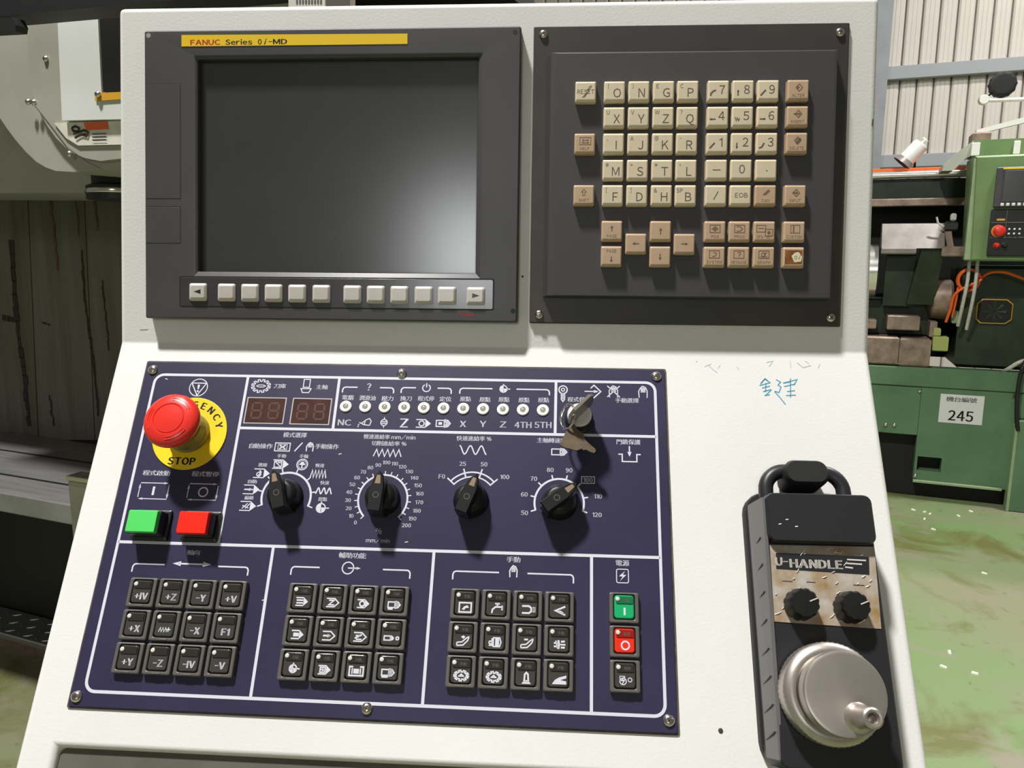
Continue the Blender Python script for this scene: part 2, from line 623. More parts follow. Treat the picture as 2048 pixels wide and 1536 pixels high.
rows = [(YT, 0.0)]
NF, RF = 5, 6.0
tl = RF * math.tan(TH / 2)
rows.append((YF + tl, 0.0))
for k in range(1, NF):
    a = TH * k / NF
    rows.append((YF + tl - RF * math.sin(a), RF * (1 - math.cos(a))))
cb = MB()
lowv = tl
rows.append((YF - lowv * math.cos(TH), lowv * math.sin(TH)))
nR = len(rows)
vs = [(x, y, z) for (y, z) in rows for x in (XL, XR)]
fs = [(2 * k, 2 * k + 2, 2 * k + 3, 2 * k + 1) for k in range(nR - 1)]
base = len(vs)
lowpts = [(XL, 350), (-0.5, 350), (-0.5, 291), (527, 291), (527, 350), (XR, 350)]
vs += [low3(u, v) for u, v in lowpts]
fs.append((2 * (nR - 1),) + tuple(base + i for i in range(6)) + (2 * (nR - 1) + 1,))
cb.add(vs, fs)
sheet = cb.build('front_sheet', 'cab_paint', cab, True, 35)
sheet.modifiers.clear()
md = sheet.modifiers.new('depth', 'SOLIDIFY')
md.thickness = 0.09
md.offset = -1
md = sheet.modifiers.new('edge', 'BEVEL')
md.width = 0.0045
md.segments = 4
md.limit_method = 'ANGLE'
md.angle_limit = math.radians(40)
md = sheet.modifiers.new('normals', 'WEIGHTED_NORMAL')
md.weight = 50
md.keep_sharp = True
rec = MB()
rec.box(-0.5, 527, -352, -290.5, -30, -5)
ro = rec.build('recess_panel', 'cab_inner', cab, False)
ro.matrix_local = M_LU
ped = MB(1.0)
ped.cbox(-0.18, 0.14, 0.665, 0.90, 0.0, 1.50, 0.006)
po = ped.build('support_post', 'cab_paint', cab)
po.matrix_local = M_U.inverted()


def Lpart(mb, name, material, parent, smooth=True):
    o = mb.build(name, material, parent, smooth)
    o.matrix_local = M_LU
    return o


# marker writing on the lower face, stains and specks
wr = MB()
for st in ([(1536, 762), (1530, 757), (1521, 768)], [(1522, 766), (1530, 758), (1540, 765)], [(1519, 771), (1541, 765)], [(1524, 776), (1540, 772)],
           [(1532, 766), (1531, 784)], [(1526, 783), (1542, 779)], [(1531, 791), (1543, 779)], [(1529, 791), (1540, 789)],
           [(1552, 759), (1561, 764), (1556, 770), (1562, 774), (1558, 785), (1549, 782)], [(1549, 783), (1560, 795), (1571, 809)],
           [(1566, 766), (1594, 759), (1588, 770)], [(1568, 773), (1590, 768)], [(1581, 757), (1581, 795)],
           [(1574, 783), (1590, 781)], [(1572, 791), (1592, 790)], [(1567, 766), (1580, 764)]):
    wr.stroke([LP(x, y, 0.15) for x, y in st], 0.75, 0.15)
Lpart(wr, 'marker_writing', 'ink_blue', cab, False)
wr = MB()
for st in ([(1409, 733), (1422, 728)], [(1417, 730), (1426, 739), (1435, 745)], [(1395, 724), (1392, 722)], [(1440, 730), (1436, 737)],
           [(1474, 733), (1478, 739)], [(1533, 725), (1546, 722), (1538, 733)], [(1580, 722), (1582, 736)], [(1594, 725), (1606, 735), (1622, 731)],
           [(1610, 722), (1618, 727)], [(1640, 728), (1636, 736)]):
    wr.stroke([LP(x, y, 0.15) for x, y in st], 0.5, 0.15)
Lpart(wr, 'faded_marker_writing', 'ink_faint', cab, False)
sp = MB()
x, y = LP(1441, 1461, 0)
sp.lathe([(1.5, 0.05), (1.5, 0.5), (0.9, 0.9)], x, y, 10)
Lpart(sp, 'rivet_hole', 'dark_speck', cab)
sp = MB()
x, y = UP(1045, 553, 0)
sp.disc(x, y, 0.9, 0.12, 8)
sp.stroke([UP(280, 660, 0), UP(296, 659, 0)], 0.35, 0.12)
sp.stroke([UP(1746, 238, 0), UP(1744, 252, 0)], 0.8, 0.12)
sp.build('paint_chip', 'dark_speck', cab, False)

# ------------------------------------------------------------------ screws
scr = MB()
scr.lathe([(3.3, 0), (3.3, 0.5), (2.9, 1.3), (2.0, 1.9), (0.9, 2.1)], 0, 0, 20)
SCREW = scr.mesh('screw', 'screw')
slt = MB()
slt.stroke([(-1.7, 0.5), (1.7, -0.5)], 0.55, 2.13)
slt.stroke([(-0.5, -1.7), (0.5, 1.7)], 0.55, 2.13)
SLOT = slt.mesh('cross_slot', 'dark_speck', False)


def screw(parent, x, y, z, sc=1.0, rot=0.0):
    o = inst('screw', SCREW, parent, mm(x, y, z))
    o.scale = (sc, sc, sc)
    o.rotation_euler.z = rot
    inst('cross_slot', SLOT, o)


# ================================================================== DISPLAY UNIT
ZB = 10.0
du = thing('display_unit', 'dark grey screen unit with blank LCD, yellow strip and grey soft keys', 'display', M_U)
b = MB()
rr = MB.rr
scx, scy, scw, sch = 149.5, -102.2, 216.5, 162.6
b.loft([rr(145, -110, 290, 220, 1.5, 0), rr(145, -110, 290, 220, 1.5, ZB - 1.2), rr(145, -110, 288.6, 218.6, 1.5, ZB - 0.3),
        rr(145, -110, 287.6, 217.6, 1.5, ZB), rr(150.4, -103, 223.6, 168.6, 0.6, ZB), rr(150.0, -102.6, 217.2, 162.6, 0.5, 8.2),
        rr(150.0, -102.6, 216.4, 161.8, 0.5, 7.6), rr(scx, scy, scw - 1, sch - 1, 0.5, 2.6)], True, False)
b.build('bezel', 'bezel', du)
lip = MB()                                     # glossy lower sill of the screen opening
lip.add([(39.4, -187.2, ZB + 0.04), (261.6, -187.2, ZB + 0.04), (258.2, -183.9, 8.24), (41.8, -183.9, 8.24)], [(0, 1, 2, 3)])
lip.build('opening_sill', 'bezel_lip', du, False)
s = MB()
s.loft([rr(scx, scy, scw, sch, 0.4, 2.0), rr(scx, scy, scw, sch, 0.4, 3.0), rr(scx, scy, scw - 4, sch - 4, 0.4, 3.1)])
s.build('screen', 'screen', du)
for (x0, x1, y0, y1) in ((1.0, 28.8, -128, -40.6), (1.0, 28.6, -162.2, -134.0)):
    g = MB()
    g.stroke([(x0, y1), (x1, y1), (x1, y0), (x0, y0)], 0.55, ZB + 0.03)
    c = MB()
    c.rbox((x0 + x1) / 2, (y0 + y1) / 2, x1 - x0 - 0.8, y1 - y0 - 0.8, 0.5, ZB - 0.4, ZB + 0.12, 0.12)
    co_ = c.build('slot_cover', 'bezel', du)
    g.build('cover_gap', 'groove', co_, False)
t = MB()
t.prism([(29.9, -12.5), (204.6, -12.5), (204.6, -4.9), (29.9, -3.9)], ZB, ZB + 0.35)
tp = t.build('name_strip', 'yellow_tape', du)
t = MB()
t.text('FANUC', *UP(411, 85, ZB), 3.7, ZB + 0.42, True, wfix=23.5)
t.build('maker_name', 'red_ink', tp, False)
t = MB()
t.text('Series', *UP(478, 84.5, ZB), 3.7, ZB + 0.42, True, wfix=21)
t.text('0', *UP(520, 84, ZB), 3.9, ZB + 0.42, True)
t.text('i', *UP(531, 84, ZB), 3.9, ZB + 0.42, True, shear=0.35)
t.text('-MD', *UP(556, 83.5, ZB), 3.7, ZB + 0.42, True, wfix=14.5)
t.build('series_name', 'black_ink', tp, False)
t = MB()
t.text('FANUC', 252, -214.6, 1.9, ZB + 0.05, True, wfix=14)
t.build('small_maker_name', 'red_ink', du, False)
st = MB()
st.rbox(150, -199.3, 243, 22.2, 1.2, ZB - 0.5, ZB + 0.25, 0.2)
so = st.build('soft_key_strip', 'strip_film', du)
st = MB()
st.loft([rr(150, -199.3, 245, 24.0, 1.4, ZB + 0.02), rr(150, -199.3, 243.2, 22.4, 1.2, ZB + 0.02)], False, False)
st.build('strip_gap', 'groove', so, False)
sk = MB()
sk.loft([rr(0, 0, 14, 13.6, 1.6, 0), rr(0, 0, 14, 13.6, 1.6, 0.6), rr(0, 0, 13.2, 12.8, 1.5, 1.1), rr(0, 0.3, 10.8, 9.8, 1.3, 2.0), rr(0, 0.3, 9.6, 8.6, 1.2, 2.1)])
SK = sk.mesh('soft_key', 'soft_key')
for i, x in enumerate((42.9, 65.5, 84.0, 102.5, 121.0, 139.9, 164.0, 182.1, 200.3, 218.9, 236.7, 258.6)):
    o = inst('soft_key', SK, du, mm(x, -199.6 - 0.005 * (x - 43), ZB + 0.2))
    if i in (0, 11):
        d = 1 if i else -1
        a = MB()
        a.poly([(-2.6 * d, 2.1), (-2.6 * d, -1.5), (3.0 * d, 0.3)][::d], 2.14)
        a.build('arrow_mark', 'black_ink' if i == 0 else 'grey_ink', o, False)
for (px, py) in ((297, 71), (1030, 64), (1026, 622)):
    x, y = UP(px, py, ZB)
    h = MB()
    h.lathe([(1.9, ZB), (1.9, ZB + 0.08), (1.2, ZB + 0.1)], x, y, 12)
    h.build('screw_plug', 'led_core' if px == 297 else 'groove', du)

# ================================================================== KEYBOARD UNIT
ZP, ZR, ZK = 3.0, 12.5, 18.0
ku = thing('keyboard_unit', 'dark grey data keyboard with cream letter keys and tan function keys, right of the screen', 'keyboard', M_U)


def kscale(x, y, z0, z1):                      # move a sighted point from height z0 to z1
    k = (CU.z - z1) / (CU.z - z0)
    return (CU.x + (x - CU.x) * k, CU.y + (y - CU.y) * k)


c0, c1 = kscale(299.5, 2.0, 3, ZP), kscale(530.4, -219.5, 3, ZP)
cx, cy, cw, ch = (c0[0] + c1[0]) / 2, (c0[1] + c1[1]) / 2, c1[0] - c0[0], c0[1] - c1[1]
b = MB()
b.loft([rr(cx, cy, cw + 1.2, ch + 1.2, 1, 0), rr(cx, cy, cw + 1.2, ch + 1.2, 1, ZP - 1.6)])
b.build('gasket', 'plate_edge', ku)
b = MB()
b.rbox(cx, cy, cw, ch, 1, ZP - 1.6, ZP, 0.4)
b.build('plate', 'mdi_plate', ku)
c0, c1 = kscale(309.1, -19.0, 9, ZR), kscale(521.0, -199.6, 9, ZR)
rx, ry, rw, rh = (c0[0] + c1[0]) / 2, (c0[1] + c1[1]) / 2, c1[0] - c0[0], c0[1] - c1[1]
b = MB()
# the raised field: sides slope, top edge lies close to the foot
b.loft([rr(rx + 0.5, ry, rw + 2, rh + 1.5, 0.4, ZP - 0.2), rr(rx + 1.5, ry - 0.2, rw - 4, rh - 0.6, 0.4, ZR - 0.3),
        rr(rx + 3.5, ry - 0.4, rw - 12, rh - 2.0, 0.4, ZR + 0.12)])
b.build('raised_field', 'mdi_raised', ku, True, 12)
for px, py in ((1087, 68), (1681, 64), (1078, 629), (1662, 635)):
    x, y = UP(px, py, ZP + 1)
    screw(ku, x, y, ZP, 1.0, px * 0.7)

kc = MB()
KW = 15.2
kc.loft([rr(0, 0, KW, KW, 0.9, 0), rr(0, 0, KW, KW, 0.9, 4.2), rr(0, 0, KW - 0.5, KW - 0.5, 0.9, 4.9), rr(0, 0.35, KW - 1.6, KW - 3.0, 0.7, 5.45), rr(0, 0.35, KW - 2.4, KW - 4.2, 0.6, 5.5)])
KEYM = {m_: kc.mesh('key', m_) for m_ in ('key_cream', 'key_tan')}
XS = [kscale(x, 0, 15, ZK)[0] for x in (338.4, 359.5, 377.3, 395.2, 412.7, 434.6, 452.3, 470.2, 491.5)]
YS = [kscale(0, y, 15, ZK)[1] for y in (-50.4, -69.2, -88.2, -107.4, -125.9, -152.1, -161.4, -170.7)]
ZT = 5.56


def ku_key(ci, ri, tan, draw):
    o = inst('key', KEYM['key_tan' if tan else 'key_cream'], ku, mm(XS[ci], YS[ri], ZR))
    m_ = MB()
    draw(m_)
    m_.build('key_legend', 'brown_ink' if tan else 'grey_ink', o, False)
    return o


def alpha(big, small):
    def d(m_):
        m_.text(big, 1.9, -1.0, 6.3, ZT, False)
        if small:
            m_.text(small, -4.4, 3.6, 2.9, ZT, False, wmax=4.6)
    return d


ARW = {'7': [(-.9, -1), (-.9, -.2), (0, .7), (.9, 1)], '9': [(-.9, -1), (.9, 1)], '1': [(-.9, -1), (.9, 1)], '3': [(-1, -.9), (0, -.6), (.8, .9)]}


def num(big, kind):
    def d(m_):
        m_.text(big, 2.6, 0.8, 6.2, ZT, False)
        cx_, cy_ = -3.6, -1.6
        if kind in ('7', '9', '1', '3'):
            pts = [(cx_ + x * 2.0, cy_ + y * 2.0) for x, y in ARW[kind]]
            m_.stroke(pts, 1.1, ZT)
        elif kind == 'u' or kind == 'd':
            m_.stroke([(cx_, cy_ - 2), (cx_, cy_ + 2)], 0.9, ZT)
            k = 1 if kind == 'u' else -1
            m_.poly([(cx_ - 0.9, cy_ + 0.8 * k), (cx_ + 0.9, cy_ + 0.8 * k), (cx_, cy_ + 2.4 * k)][::k], ZT)
        elif kind == 'l' or kind == 'r':
            m_.stroke([(cx_ - 2, cy_), (cx_ + 2, cy_)], 0.9, ZT)
            k = 1 if kind == 'r' else -1
            m_.poly([(cx_ + 0.8 * k, cy_ - 0.9), (cx_ + 2.4 * k, cy_), (cx_ + 0.8 * k, cy_ + 0.9)][::k], ZT)
        elif kind == 'w':
            m_.stroke([(cx_ - 1.7, cy_ + 1.4), (cx_ - 0.9, cy_ - 1.2), (cx_ - 0.1, cy_ + 1.0), (cx_ + 0.7, cy_ - 1.2), (cx_ + 1.5, cy_ + 0.6)], 0.7, ZT)
    return d


def cap_word(word, fn, wy=-3.6, h=2.1):
    def d(m_):
        m_.text(word, 0, wy, h, ZT, False, wmax=11.0)
        fn(m_)
    return d


def darrow(cx_, cy_, dx, dy, L=2.2, wd=0.8):
    def d(m_):
        m_.stroke([(cx_ - dx * L, cy_ - dy * L), (cx_ + dx * L * 0.5, cy_ + dy * L * 0.5)], wd, ZT)
        m_.poly([(cx_ + dx * L * 0.3 - dy * 1.2, cy_ + dy * L * 0.3 + dx * 1.2), (cx_ + dx * L * 0.3 + dy * 1.2, cy_ + dy * L * 0.3 - dx * 1.2),
                 (cx_ + dx * L * 1.2, cy_ + dy * L * 1.2)], ZT)
    return d


def icondraw(ic, cy_=2.0, sx=3.6, sy=2.7):
    return lambda m_: m_.icon(ic, 0, cy_, sx, sy, 0.55, ZT)


IC_DIAM = [('l', [(0, 1), (1, 0), (0, -1), (-1, 0)])]
IC_BOX = [('l', [(-1, -1), (1, -1), (1, 1), (-1, 1)])]
for r, row in enumerate(('ONGP', 'XYZQ', 'IJKR', 'MSTL', 'FDHB')):
    sm = (('(', ')', 'E', 'C'), ('U', 'V', 'W', '?'), (',', 'A', '@', '-'), ('#', '=', '*', '+'), ('[', ']', '&', 'SP'))[r]
    for c in range(4):
        ku_key(1 + c, r, False, alpha(row[c], sm[c]))
for r, (nums, kinds) in enumerate((('789', '7u9'), ('456', 'lwr'), ('123', '1d3'))):
    for c in range(3):
        ku_key(5 + c, r, False, num(nums[c], kinds[c]))
ku_key(5, 3, False, lambda m_: m_.stroke([(-2.8, 0), (2.8, 0)], 0.6, ZT))
ku_key(6, 3, False, lambda m_: m_.text('0', 0.6, 0.6, 6.2, ZT, False))
ku_key(7, 3, False, lambda m_: m_.disc(0.4, -0.6, 0.5, ZT, 10))
ku_key(5, 4, False, lambda m_: m_.stroke([(-1.6, -3.0), (1.6, 3.0)], 0.6, ZT))
ku_key(6, 4, False, lambda m_: m_.text('EOB', 0.6, 0.2, 3.3, ZT, False, wfix=9))
ku_key(7, 4, True, cap_word('CAN', lambda m_: (m_.stroke([(-1.6, 0.4), (2.4, 4.2)], 0.9, ZT), m_.stroke([(-0.4, 0.2), (3.0, 3.4)], 0.6, ZT))))
ku_key(0, 0, False, lambda m_: (m_.text('RESET', 0, 0, 3.1, ZT, False, wfix=12.5), m_.stroke([(-2.4, -4.3), (1.0, -0.6)], 0.6, ZT),
                                m_.stroke([(-1.0, -4.3), (4.4, 4.2)], 0.5, ZT), m_.stroke([(0.6, 0.4), (3.4, 4.4)], 0.5, ZT)))
ku_key(0, 2, True, cap_word('HELP', lambda m_: m_.icon(IC_BOX + [('s', [(-.6, .2), (.6, .2)]), ('s', [(-.4, -.6), (-.4, .7)]), ('s', [(.4, -.6), (.4, .7)]), ('s', [(-.7, -.5), (.7, -.5)])], 0.4, 1.9, 4, 2.6, 0.5, ZT)))
ku_key(0, 4, True, cap_word('SHIFT', lambda m_: m_.icon([('l', [(0, 1), (.9, .1), (.4, .1), (.4, -1), (-.4, -1), (-.4, .1), (-.9, .1)])], 0, 2.2, 1.8, 2.3, 0.45, ZT)))
ku_key(8, 0, True, cap_word('ALTER', lambda m_: m_.icon(IC_DIAM + [('f', [(-.7, -.6), (.2, 0), (-.7, .6)])], 0.6, 1.9, 2.3, 2.6, 0.6, ZT)))
ku_key(8, 1, True, cap_word('INSERT', lambda m_: m_.icon(IC_DIAM + [('s', [(-1.5, 0), (.2, 0)], 1.5), ('f', [(0, -.5), (.7, 0), (0, .5)])], 0.6, 1.9, 2.3, 2.6, 0.6, ZT)))
ku_key(8, 2, True, cap_word('DELETE', lambda m_: m_.icon(IC_DIAM + [('s', [(-.6, -.9), (.8, .7)]), ('s', [(-.2, -1), (1, .4)]), ('c', (0, 0, .45))], 0.6, 1.9, 2.3, 2.6, 0.6, ZT)))
ku_key(8, 4, True, cap_word('INPUT', lambda m_: m_.icon(IC_DIAM + [('s', [(-1.2, 0), (.1, 0)], 1.5), ('f', [(-.1, -.5), (.6, 0), (-.1, .5)])], 0.6, 1.9, 2.3, 2.6, 0.6, ZT)))
ku_key(1, 5, True, cap_word('PAGE', darrow(0, 1.8, 0, 1, 2.0)))
ku_key(1, 7, True, cap_word('PAGE', darrow(0, -2.0, 0, -1, 2.0), 4.0))
ku_key(3, 5, True, darrow(0, 0, 0, 1))
ku_key(3, 7, True, darrow(0, 0, 0, -1))
ku_key(2, 6, True, darrow(0, 0.2, -1, 0))
ku_key(4, 6, True, darrow(0, 0.2, 1, 0))
ku_key(5, 5, True, cap_word('POS', icondraw(IC_BOX + [('s', [(0, -.7), (0, .7)]), ('s', [(-.7, 0), (.7, 0)]), ('c', (0, 0, .5))])))
ku_key(6, 5, True, cap_word('PROG', icondraw(IC_BOX + [('s', [(-.6, .6), (.1, .6), (.6, 0), (.1, -.6), (-.6, -.6)])])))
ku_key(7, 5, True, cap_word('OFS/SET', lambda m_: (m_.icon(IC_BOX + [('s', [(-.7, .1), (.7, .1)])], -2.4, 2.2, 3.2, 2.4, 0.5, ZT), m_.icon(IC_BOX + [('d', (0, 0, .5))], 3.2, -0.6, 2.6, 2.4, 0.5, ZT))))
ku_key(8, 5, True, cap_word('CUSTOM', lambda m_: m_.icon(IC_BOX + [('f', [(-.5, -.8), (-.2, -.8), (-.2, .8), (-.5, .8)])], 0.6, 2.0, 3.2, 2.8, 0.5, ZT)))
ku_key(5, 7, True, cap_word('SYSTEM', icondraw(IC_BOX + [('s', [(-.2, .6), (.4, .3), (.2, -.4), (-.4, -.6)])])))
ku_key(6, 7, True, cap_word('MESSAGE', icondraw(IC_BOX + [('s', [(-.3, .5), (.3, .6), (.3, .1), (0, -.2), (0, -.6)])])))
ku_key(7, 7, True, cap_word('GRAPH', icondraw(IC_BOX + [('s', [(-.7, -.6), (.7, -.6)]), ('c', (-.1, 0, .5)), ('s', [(0, 0), (.6, .6)])])))
o = inst('key', KEYM['key_tan'], ku, mm(XS[8], YS[7], ZR))
sn = MB()
sn.poly([(-6.2, -4.8), (6.0, -4.6), (6.2, 5.2), (-6.0, 5.4)], ZT)
sn.build('worn_stain', 'key_stain', o, False)
sn = MB()
sn.poly([(-1.6, 1.2), (0.6, -3.4), (5.4, -2.8), (6.0, 0.6), (3.4, 4.2), (1.0, 3.6)], ZT + 0.03)
sn.build('worn_patch', 'key_chip', o, False)
sn = MB()
sn.text('0', 1.6, 0, 2.8, ZT + 0.06, False)
sn.text('i', 4.2, 0, 2.8, ZT + 0.06, False, shear=0.35)
sn.build('key_legend', 'black_ink', o, False)

# ================================================================== OPERATOR PANEL
op = thing('operator_panel', 'navy blue switch panel with white printed legends, knobs and push buttons below the screen', 'control panel', M_L)
Z = 2.0
ZI = Z + 0.06                                   # height of the ink
W1 = 2.05                                        # frame line width
b = MB()
b.rbox(201.2, -141.4, 399.6, 248.2, 1.2, 0, Z, 0.25)
b.build('plate', 'navy', op)
b = MB()
b.loft([rr(201.2, -141.4, 402.2, 250.8, 1.5, 0), rr(201.2, -141.4, 402.2, 250.8, 1.5, 0.9)])
b.build('gasket', 'plate_edge', op)
for px, py in ((305, 739), (803, 746), (1313, 752), (152, 1393), (733, 1417), (1338, 1441)):
    x, y = LP(px, py, Z + 1)
    screw(op, x, y, Z, 1.15, px * 0.3)

UL, UR, VT, VB = 10.3, 393.6, -27.8, -256.0
fr = MB()
fr.stroke([(p[0], p[1]) for p in rr((UL + UR) / 2, (VT + VB) / 2, UR - UL, VT - VB, 7.0, 0, 6)], W1, ZI, True)
fr.stroke([(83.6, -69.8), (UR, -69.8)], W1, ZI)
fr.stroke([(UL, -156.9), (UR, -156.3)], W1, ZI)
for u, v0, v1 in ((83.6, -28, -156.5), (155.1, -28, -69.8), (320.2, -28, -69.8), (123.7, -156.9, -255.9), (237.8, -156.9, -255.9), (346.8, -156.9, -255.9)):
    fr.stroke([(u, v0), (u, v1)], W1, ZI + 0.02)
fr.build('printed_frame', 'print_white', op, False)


def T(m_, s_, px, py, h, wpx=None, **k):
    x, y = LP(px, py, Z)
    wf = None
    if wpx:
        wf = LP(px + wpx / 2, py, Z)[0] - LP(px - wpx / 2, py, Z)[0]
    m_.text(s_, x, y, h, ZI, wfix=wf, **k)


def Pz(pts):
    return [LP(x, y, Z) for x, y in pts]


# ---- icons in unit boxes
TAGO = [('s', [(-1, .85), (.25, .85)]), ('s', [(-1, -.85), (.25, -.85)]), ('f', [(.25, -.95), (1, 0), (.25, .95)])]
HAND = [('s', [(-.8, -1), (-.9, .1), (-.5, .7), (-.1, 1), (.5, .8), (.85, .2), (.8, -1)]), ('s', [(-.35, -.1), (-.45, .6)]), ('s', [(0, -.1), (0, .8)]), ('s', [(.35, -.1), (.4, .7)]),
        ('f', [(-.5, -.1), (.5, -.1), (.55, .6), (0, .8), (-.5, .6)])]


def gear(n=10, r0=.72, r1=1.0):
    pts = []
    for k in range(n):
        for q, r in ((0, r0), (.3, r0), (.38, r1), (.82, r1), (.9, r0)):
            a = 2 * PI * (k + q) / n
            pts.append((r * math.cos(a), r * math.sin(a)))
    return [('l', pts)]


SPIN = [('l', [(-1, -.6), (.1, -.6), (.1, .6), (-1, .6)]), ('s', [(.1, .75), (.6, .6), (.95, 0), (.6, -.6), (.1, -.75)]), ('s', [(.3, .7), (.7, 0), (.3, -.7)]), ('s', [(.1, .6), (.45, 0), (.1, -.6)])]


def zigzag(n):
    return [('s', [(-1 + 2 * k / (2 * n), .9 if k % 2 else -.9) for k in range(2 * n + 1)])]


def sine(n, ph=0):
    return [('s', [(-1 + 2 * k / 40, .9 * math.cos(2 * PI * n * k / 40 + ph)) for k in range(41)])]


SPINV = [('l', [(-.55, 1), (.55, 1), (.55, -.2), (-.55, -.2)]), ('l', [(-.9, -.4), (.9, -.4), (.55, -1), (-.55, -1)])]
TARGET = [('c', (0, 0, .8)), ('s', [(-.8, 0), (1.5, 0)]), ('s', [(0, 1.2), (0, .8)]), ('f', [(-.75, -.05), (0, -.05), (0, -.75), (-.5, -.5)]), ('f', [(0, .05), (0, .75), (-.5, .55), (-.75, .05)]), ('f', [(.1, -.05), (.7, -.05), (.5, -.55), (.1, -.75)])]

# ---- upper row of legends
def flush(m_, name):
    m_.build(name, 'print_white', op, False)
    return MB()


lg = MB()
x, y = LP(397, 775, Z)                          # emergency mark
lg.ring(x, y, 7.0, 0.7, ZI)
lg.stroke([(x - 5.8, y + 3.6), (x + 5.8, y + 3.6), (x, y - 6.4)], 0.8, ZI, True)
lg.poly([(x - .9, y + 2.3), (x - .5, y - 1.4), (x + .5, y - 1.4), (x + .9, y + 2.3)], ZI)
lg.disc(x, y - 3.0, 0.8, ZI)
lg = flush(lg, 'emergency_symbol')
x, y = LP(522, 772, Z)
lg.icon(gear(12), x, y, 7.4, 5.4, 0.7, ZI)
lg.icon([('s', [(-1, 0), (-.5, .4), (.5, .4), (1, 0), (.5, -.4), (-.5, -.4), (-1, 0)])], x, y, 3.6, 2.0, 0.6, ZI)
T(lg, '刀庫', 560, 772, 3.8, 24)
lg = flush(lg, 'magazine_legend')
x, y = LP(613, 772, Z)
lg.icon(SPINV, x, y, 4.4, 5.4, 0.7, ZI)
T(lg, '主軸', 644, 774, 3.8, 23)
lg = flush(lg, 'spindle_legend')
# brackets over the indicator lamps


def bracket(m_, xa, xb, xc, xd, y, dy, wd=1.0):
    """left hook from xa to xb, right hook from xc to xd, in photo pixels"""
    for e, i in ((xa, xb), (xd, xc)):
        k = 1 if i > e else -1
        (ex, ey), (ix, iy) = LP(e, y, Z), LP(i, y, Z)
        ey = iy = LP((xa + xd) / 2, y, Z)[1]
        m_.stroke([(ex, ey - dy), (ex, ey - 2), (ex + .7 * k, ey - .6), (ex + 2 * k, ey), (ix, iy)], wd, ZI)


bracket(lg, 686, 715, 760, 788, 775, 4.4)
bracket(lg, 803, 832, 875, 903, 776, 4.4)
bracket(lg, 920, 985, 1033, 1099, 778, 4.4)
T(lg, '?', 738, 774, 5.6)
x, y = LP(853, 776, Z)
lg.arc(x, y, 2.9, 120, 420, 0.8, ZI)
lg.stroke([(x, y + 0.4), (x, y + 3.8)], 0.8, ZI)
x, y = LP(1007, 778, Z)
lg.icon(TARGET, x, y, 3.4, 3.4, 0.7, ZI)
for s_, px, py, wpx in (('電腦', 696, 795, 23), ('潤滑油', 735, 796, 33), ('壓力', 775, 797, 24), ('換刀', 812, 797, 23), ('程式停', 852, 797, 33), ('定位', 891, 798, 24),
                        ('原點', 931, 798, 22), ('原點', 970, 799, 22), ('原點', 1008, 799, 22), ('原點', 1048, 800, 22), ('原點', 1087, 800, 22)):
    T(lg, s_, px, py, 3.9, wpx)
for s_, px, py, wpx in (('NC', 689, 845, 27), ('X', 926, 848, 13), ('Y', 966, 848, 13), ('Z', 1006, 849, 13), ('4TH', 1046, 850, 34), ('5TH', 1086, 850, 34)):
    T(lg, s_, px, py, 4.6, wpx)
x, y = LP(729, 845, Z)                          # oil can
lg.icon([('l', [(0, -.5), (.8, -.6), (1, .3), (.7, .9), (.1, .5)]), ('s', [(.1, .4), (-.5, -.2), (-.8, 0)]), ('s', [(-.5, -.2), (0, -.5)]), ('d', (-.85, -.5, .14)), ('d', (-.9, -.9, .14))], x, y, 5.0, 3.6, 0.7, ZI)
x, y = LP(768, 845, Z)
lg.icon([('c', (0, 0, .7)), ('s', [(0, 1.2), (0, .7)]), ('s', [(0, -1.2), (0, -.7)]), ('s', [(-.5, .2), (.5, .2)]), ('s', [(-.5, -.2), (.5, -.2)])], x, y, 3.4, 3.4, 0.7, ZI)
x, y = LP(808, 846, Z)
lg.icon([('s', [(-.9, .9), (.6, .9), (-.7, -.9), (.9, -.9)]), ('s', [(.9, .9), (-.3, -.6)])], x, y, 3.4, 3.4, 0.7, ZI)
x, y = LP(847, 847, Z)
lg.icon(TAGO + [('c', (-.25, 0, .55))], x, y, 5.6, 3.5, 0.8, ZI)
x, y = LP(887, 847, Z)
lg.icon(SPIN + [('f', [(-.7, -.25), (-.2, -.25), (-.2, .25), (-.7, .25)])], x, y, 5.4, 4.0, 0.8, ZI)
lg = flush(lg, 'lamp_row_legend')
# key switch section
x, y = LP(1126, 786, Z)
lg.ring(x, y + 2.6, 3.1, 0.9, ZI)
lg.ring(x, y + 2.6, 1.2, 0.7, ZI)
lg.icon([('l', [(-.5, 0), (.5, 0), (.5, -.8), (0, -1.1), (-.5, -.8)]), ('s', [(0, 0), (0, -.8)])], x, y - 0.6, 2.4, 5.6, 0.8, ZI)
T(lg, '程式保護', 1158, 799, 3.8, 46)
x, y = LP(1188, 783, Z)
lg.icon([('s', [(-.5, .5), (0, 1), (1, 0), (0, -1), (-.5, -.5)])], x, y, 5.0, 5.0, 0.9, ZI)
lg.stroke([(x - 7, y), (x + 1, y)], 0.8, ZI)
lg.poly([(x, y - 1.2), (x + 3.4, y), (x, y + 1.2)], ZI)
x, y = LP(1227, 783, Z)
lg.icon(HAND, x, y, 3.6, 4.6, 0.7, ZI)
lg.stroke([(x - 4.6, y - 4.4), (x + 4.6, y + 4.4)], 0.8, ZI)
lg.stroke([(x - 4.6, y + 4.4), (x + 4.6, y - 4.4)], 0.8, ZI)
x, y = LP(1286, 784, Z)
lg.icon(HAND, x, y, 3.6, 4.6, 0.7, ZI)
T(lg, '手動選擇', 1254, 801, 3.8, 47)
lg.build('key_switch_legend', 'print_white', op, False)

